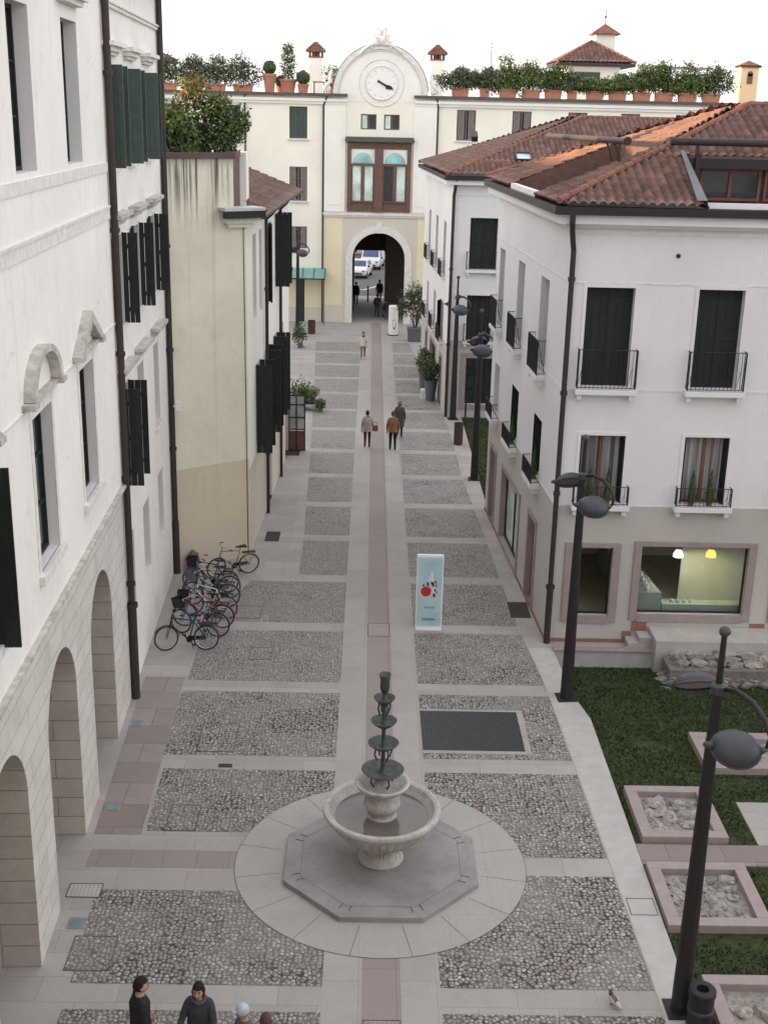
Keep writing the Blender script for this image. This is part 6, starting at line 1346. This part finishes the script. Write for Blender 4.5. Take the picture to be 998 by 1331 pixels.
# ------------------------------------------------------------------ people
PM={}
def cloth(n,c):
    if n not in PM: PM[n]=plain(n,c,.85,0,.15,14,.25)
    return PM[n]
def skinned(verts,edges,root,lev=2):
    me=bpy.data.meshes.new('sk'); me.from_pydata([v[0] for v in verts],edges,[]); o=bpy.data.objects.new('sk',me); COL.objects.link(o)
    md=o.modifiers.new('s','SKIN'); md.use_smooth_shade=True
    for i,v in enumerate(verts):
        d=me.skin_vertices[0].data[i]; d.radius=v[1] if isinstance(v[1],tuple) else (v[1],v[1]); d.use_root=(i==root)
    sb=o.modifiers.new('d','SUBSURF'); sb.levels=lev
    dg=bpy.context.evaluated_depsgraph_get(); dg.update(); ev=o.evaluated_get(dg); out=bpy.data.meshes.new_from_object(ev)
    bpy.data.objects.remove(o); return out
def person(label,x,y,rz,top,legs,shoes,hair=(.018,.013,.011),h=1.70,stride=.0,arms=((.0,0),(.0,0)),coat=None,hairstyle='short',hat=None,bend=0,skin=None,long=None,z=0,head_turn=0,lean_head=.0,scarf=None,armout=.0,group='people in the street'):
    """figure facing local +Y; arms=(swing, elbow) per side, stride in metres"""
    r=thing('person',label,'person',(0,0,0),group); r.location=(x,y,z); r.rotation_euler=(0,0,rz); k=h/1.72
    V=[];E=[]
    def v(p,rad,par=None):
        V.append((Vector(p)*k,tuple(q*k for q in rad) if isinstance(rad,tuple) else rad*k))
        if par is not None: E.append((par,len(V)-1))
        return len(V)-1
    def bd(p):   # bend the upper body forward about the hips
        q=Vector(p)-Vector((0,0,.95)); q.rotate(Matrix.Rotation(-bend,3,'X')); return q+Vector((0,0,.95))
    pel=v((0,0,.94),(.155,.115)); sp=v(bd((0,-.01,1.12)),(.145,.11),pel); ch=v(bd((0,-.015,1.30)),(.17,.125),sp); nk=v(bd((0,0,1.45)),(.065,.065),ch); v(bd((0,.015,1.53)),(.056,.06),nk)
    hands=[]
    for s,(sw,el) in zip((-1,1),arms):
        sh=v(bd((s*.165,-.01,1.385)),.072,ch)
        d=Vector((s*(.16+armout),math.sin(sw),-math.cos(sw))).normalized()
        e0=Vector((s*.195,-.01,1.36))+d*.27; eb=v(bd(e0),.05,sh)
        d2=Vector((s*.02-s*armout*.6,math.sin(sw+el),-math.cos(sw+el))).normalized(); w0=e0+d2*.24; wr=v(bd(w0),.036,eb)
        hands.append((bd(w0+d2*.03),bd(w0+d2*.11),bd(w0+d2*.03)-bd(w0),s))
    for s in(-1,1):
        st=s*stride; hp=v((s*.09,0,.86),.095,pel); kn=v((s*.095,st*.5+.03*abs(stride)*2,.49),.066,hp); ft=.09+(.07 if st<0 else 0); an=v((s*.1,st-.01,ft),.046,kn); v((s*.11,st+.13,.045+(.02 if st<0 else 0)),(.042,.034),an)
    me=skinned(V,E,pel)
    hc=bd((0,.02,1.60))*k; bm=bmesh.new(); bm.from_mesh(me)
    # head: egg with nose, ears, eyes and mouth; hands with palm and five fingers
    mb=MB(); HR=Matrix.Rotation(head_turn,3,'Z')@Matrix.Rotation(-bend*.6-lean_head,3,'X')
    T=lambda p:hc+HR@(Vector(p)*k)
    n,m=18,14; vs=[]
    for i in range(m+1):
        t=PI*i/m
        for j in range(n):
            q=2*PI*j/n; zz=math.cos(t); w=math.sin(t)*(1 if zz>-.1 else 1+.28*(zz+.1)); vs.append(T((.078*w*math.cos(q),.097*w*math.sin(q)+(.012 if zz<-.2 and math.sin(q)>0 else 0),.122*zz)))
    mb.add(vs,[(i*n+j,(i+1)*n+j,(i+1)*n+(j+1)%n,i*n+(j+1)%n) for i in range(m) for j in range(n)],3)
    mb.ball(T((0,.102,-.012)),.014*k,.02*k,.024*k,8,6,3)
    for s in(-1,1):
        mb.ball(T((s*.08,-.005,-.005)),.012*k,.022*k,.03*k,8,6,3); mb.ball(T((s*.031,.086,.018)),.0125*k,.01*k,.008*k,8,6,4)
        mb.tube([T((s*.016,.094,.042)),T((s*.048,.083,.044))],.005*k,5,4)
    mb.tube([T((-.024,.092,-.055)),T((0,.099,-.054)),T((.024,.092,-.055))],.006*k,6,5)
    for a,c,dv,s in hands:
        d=dv.normalized(); sd=Vector((0,1,0)) if abs(d.y)<.8 else Vector((1,0,0)); sd=(sd-d*sd.dot(d)).normalized(); nn=d.cross(sd)
        P=a*k; mb.tube([P-d*.03*k,P+d*.02*k,P+d*.07*k],[.026*k,.036*k,.033*k],8,3)
        for q,(o,L) in enumerate(((-.03,.06),(-.01,.078),(.01,.072),(.03,.055))):
            b0=P+(d*.07+sd*o)*k; mb.tube([b0,b0+d*L*.5*k,b0+(d*L*.9-nn*s*.02)*k],[.0095*k,.009*k,.006*k],6,3)
        b0=P+(d*.01+sd*.034)*k; mb.tube([b0,b0+(d*.03+sd*.03)*k,b0+(d*.062+sd*.034)*k],[.011*k,.010*k,.007*k],6,3)
    off=len(bm.verts); nv=[bm.verts.new(p) for p in mb.V]; bm.verts.ensure_lookup_table()
    for f in bm.faces:
        c=f.calc_center_median()/k
        if c.z<.105: f.material_index=2
        elif c.z<.93 and abs(c.x)<.2: f.material_index=1
        else: f.material_index=0
        if c.z>1.0:
            q=c-bd((0,0,1.47)); 
            if q.length<.07 or (c-Vector(bd((0,.01,1.53)))).length<.06: f.material_index=3
    for f,mi in zip(mb.F,mb.M):
        try: fc=bm.faces.new([nv[i] for i in f]); fc.material_index=mi; fc.smooth=True
        except ValueError: pass
    bmesh.ops.remove_doubles(bm,verts=nv,dist=1e-5); bmesh.ops.recalc_face_normals(bm,faces=bm.faces); me.materials.clear()
    for m_ in(top,legs,shoes,skin or M['skin'],M['hair'],cloth('lips',(.30,.12,.10))): me.materials.append(m_)
    bm.to_mesh(me); bm.free(); me.name='body'
    sk_=skin or M['skin']
    o=bpy.data.objects.new('body',me); COL.objects.link(o); o.parent=r
    hm=cloth('hair_%.3f_%.3f'%(hair[0],hair[1]),hair)
    b=MB(); vs=[]; n,m=20,9   # hair shell over the skull, lower at the back
    for i in range(m+1):
        for j in range(n):
            q=2*PI*j/n; low=.62*PI if math.sin(q)<.25 else .34*PI
            if hairstyle=='long': low=.80*PI if math.sin(q)<.35 else .36*PI
            t=low*i/m; zz=math.cos(t); w=math.sin(t); e=1.10+.05*noise.noise(Vector((q*2,t*5,x)))
            if hairstyle=='long' and zz<-.1: w*=1.1
            vs.append(T((.083*e*w*math.cos(q),(.1*e)*w*math.sin(q)-.006,.128*e*zz+.004)))
    b.add(vs,[(i*n+j,(i+1)*n+j,(i+1)*n+(j+1)%n,i*n+(j+1)%n) for i in range(m) for j in range(n)])
    if hat: 
        b=MB(); b.lathe([(.098,-.01),(.104,.02),(.1,.08),(.07,.125),(.0,.14)],(0,0,0),20); b.V=[T(v) for v in b.V]; b.build('hat',hat,r,local=True,smooth=True)
    else: b.build('hair',hm,r,local=True,smooth=True)
    if coat:   # coat body from shoulders to hem
        m_,hem,fl=coat; b=MB(); n=22; sec=[(1.41,.11,.08),(1.385,.185,.105),(1.30,.205,.145),(1.12,.185,.14),(.95,.19,.15),((.95+hem)/2,.19+fl*.5,.155+fl*.5),(hem,.19+fl,.155+fl)]
        vs=[]
        for zz,rx,ry in sec:
            for j in range(n):
                q=2*PI*j/n; e=1+.03*math.sin(q*5+zz*9); p=Vector((rx*e*math.cos(q),ry*e*math.sin(q)-.01,zz)); vs.append((bd(p) if zz>.95 else p)*k)
        b.add(vs,[(i*n+j,i*n+(j+1)%n,(i+1)*n+(j+1)%n,(i+1)*n+j) for i in range(len(sec)-1) for j in range(n)]+[tuple(range(n))]); b.build('coat',m_,r,local=True,smooth=True)
    if scarf:
        b=MB(); p=[bd((.085*math.cos(2*PI*j/14),.085*math.sin(2*PI*j/14)+.01,1.45+.015*math.sin(j)))*k for j in range(14)]; b.tube(p,.035*k,8,closed=True); b.build('scarf',scarf,r,local=True,smooth=True)
    return r
blk=cloth('black_cloth',(.018,.018,.021)); drk=cloth('charcoal_cloth',(.04,.04,.045)); shoe=cloth('dark_shoe',(.015,.013,.013))
person('woman in a beige jacket and dark red trousers carrying a brown handbag, seen from behind',-.06,50.75,.05,cloth('beige_jacket',(.33,.29,.27)),cloth('wine_trousers',(.07,.025,.03)),shoe,(.03,.022,.018),1.66,.05,((.0,.1),(.35,.7)),coat=(cloth('beige_jacket',(.33,.29,.27)),.80,.01))
r=thing('handbag','brown leather handbag held by the woman in the beige jacket','handbag',(.26,50.95,.72)); b=MB(); bg_=cloth('tan_leather',(.24,.075,.05)); b.box(.15,.40,50.88,51.02,.72,.98); b.build('bag_body',bg_,r,bevel=.04); b=MB(); b.tube([(.19,50.95,.97),(.2,50.95,1.1),(.33,50.95,1.1),(.35,50.95,.97)],.012,6); b.build('strap',bg_,r)
person('stout man in an orange brown jacket and black trousers, seen from behind',1.03,50.35,-.05,cloth('rust_jacket',(.23,.10,.05)),blk,shoe,(.10,.06,.04),1.75,.06,((.05,.25),(.05,.3)),coat=(cloth('rust_jacket',(.23,.10,.05)),.86,.03))
person('woman in a long dark green coat walking beyond the man in the rust jacket',1.36,52.6,-.1,cloth('green_coat',(.055,.06,.045)),drk,shoe,(.16,.12,.06),1.68,.08,((.1,.2),(-.1,.2)),coat=(cloth('green_coat',(.055,.06,.045)),.55,.03),hairstyle='long')
person('figure in a pale jacket with a reddish scarf and brown trousers walking towards the camera',-.42,70.8,PI,cloth('cream_jacket',(.55,.50,.43)),cloth('mauve_trousers',(.20,.13,.13)),cloth('pale_shoe',(.5,.48,.45)),(.03,.02,.018),1.62,.16,((.1,.3),(-.1,.3)),coat=(cloth('cream_jacket',(.55,.50,.43)),.85,.02),scarf=cloth('red_vest',(.17,.085,.08)))
person('dark clothed man walking at the left side of the archway mouth',-1.15,92.0,.1,blk,cloth('dark_blue_jeans',(.03,.035,.05)),shoe,h=1.75,stride=.1,arms=((.1,.2),(-.1,.2)),coat=(blk,.80,.02))
person('dark clothed person farther out in the light at the right of the archway mouth',.62,93.6,.1,drk,blk,shoe,h=1.74,stride=.08,arms=((0,.2),(0,.2)),coat=(drk,.78,.02))
person('dark clothed person standing astride a bicycle inside the archway',.42,86.2,-.1,blk,drk,shoe,h=1.70,stride=.06,arms=((.3,.5),(.6,.4)),coat=(blk,.82,.02))
bicycle(.95,86.3,PI/2+.1,'dark bicycle held upright by the person inside the archway',fc('black'),0,None,.1)['group']='bicycle in the archway'
person('figure in a dark red top on the far pavement left of the white hatchback',-2.35,119.0,PI*.8,cloth('dark_red_top',(.16,.03,.04)),blk,shoe,h=1.7)
person('young man with short dark hair in a black jumper standing at the bottom left edge',-3.15,14.58,-1.2,blk,cloth('jeans',(.05,.06,.09)),shoe,h=1.80,arms=((.1,.4),(.1,.5)),coat=(blk,.85,.0),head_turn=-.1,lean_head=.1)
person('woman with dark shoulder length hair and a thick grey scarf at the bottom edge',-2.30,14.58,PI-.1,cloth('dark_grey_coat',(.04,.043,.05)),blk,shoe,h=1.74,arms=((.5,1.1),(.5,1.1)),coat=(cloth('dark_grey_coat',(.04,.043,.05)),.6,.02),hairstyle='long',lean_head=.0,scarf=cloth('grey_scarf',(.07,.07,.078)))
person('person in a pale blue knitted hat facing left at the bottom edge',-1.62,14.32,PI/2+.35,cloth('faded_coat',(.10,.10,.12)),blk,shoe,h=1.58,arms=((.4,1.0),(.4,1.0)),coat=(cloth('faded_coat',(.10,.10,.12)),.7,.02),hat=cloth('pale_blue_knit',(.40,.48,.58)),lean_head=.1)
person('person with long brown hair close to the pale blue hat at the bottom edge',-1.29,14.1,.3,cloth('brown_coat',(.11,.06,.05)),blk,shoe,(.09,.05,.04),1.60,arms=((.3,.8),(.3,.8)),coat=(cloth('brown_coat',(.11,.06,.05)),.7,.02),hairstyle='long')
# pigeon
r=thing('pigeon','brown and white pigeon standing on the pale paving band at the bottom right','pigeon',(4.15,16.3,.008)); b=MB()
R=Matrix.Rotation(.5,3,'Z'); T=lambda p:Vector((4.15,16.3,.008))+R@Vector(p)
b.ball(T((0,0,.11)),.058,.105,.062,14,10,0,R@Matrix.Rotation(.35,3,'X')); b.ball(T((0,.085,.205)),.032,.036,.034,12,8,1); b.tube([T((0,.05,.14)),T((0,.075,.18)),T((0,.085,.2))],[.045,.034,.028],10,1)
b.tube([T((0,-.08,.10)),T((0,-.15,.075)),T((0,-.20,.06))],[.04,.034,.02],8,2); b.tube([T((0,.115,.2)),T((0,.142,.193))],[.008,.003],6,3)
for s in(-1,1):
    b.tube([T((s*.022,.01,.06)),T((s*.022,.015,.0))],.006,5,3)
    for q in(-.02,0,.02): b.tube([T((s*.022,.015,.004)),T((s*.022+q,.045,.004))],.004,4,3)
    b.ball(T((s*.05,-.01,.115)),.016,.09,.045,10,8,2,R@Matrix.Rotation(.3,3,'X'))
b.build('body',[plain('pigeon_brown',(.14,.10,.09),.7,0,.2,30,0),plain('pigeon_neck',(.12,.07,.06),.6,0,.2,30,0),plain('pigeon_white',(.5,.48,.46),.7,0,.2,30,0),plain('pigeon_pink',(.4,.18,.15),.6,0,.1,30,0)],r,smooth=True)
# ------------------------------------------------------------------ the building the photograph is taken from
f0=lambda s,d,z:Vector((s,-1.2+d,z))
r=thing('overlooking_building','tall plastered building closing the near end of the street, behind the viewpoint','building',(0,-5,0)); b=MB(); H=[(x,x+1.3,z,z+2.4) for x in range(-24,26,4) for z in(1,5,8.6,12.4,15.6) if not (abs(x+.65)<3 and z==12.4)]
facade(b,f0,-30,30,0,19.5,[dict(s0=a,s1=c,z0=d,z1=e,d=.3) for a,c,d,e in H]); b.box(-30,30,-9,-.6,0,19.5,f=f0); b.build('wall',M['plaster_house'],r)
for a,c,d,e in H: window(r,f0,a,c,d,e,.28,'wood','glass',1)

r=thing('west_sun_blocker','unseen long block added in the west to keep the evening sun off the street','building',(-42,70,0)); b=MB(); f1_=frame((-38,30),(-38,120)); H=[(x,x+1.3,z,z+2.2) for x in range(2,88,4) for z in(1,5,9,12.6)]  # out of view, added to block the low sun; raised middle shades the street building
facade(b,f1_,29,50,15.5,18.1); b.box(29,50,-9,-.4,15.5,18.1,f=f1_); facade(b,f1_,0,90,0,15.5,[dict(s0=a,s1=c,z0=d,z1=e,d=.3) for a,c,d,e in H]); b.box(0,90,-9,-.4,0,15.5,f=f1_); b.build('wall',M['cream'],r)
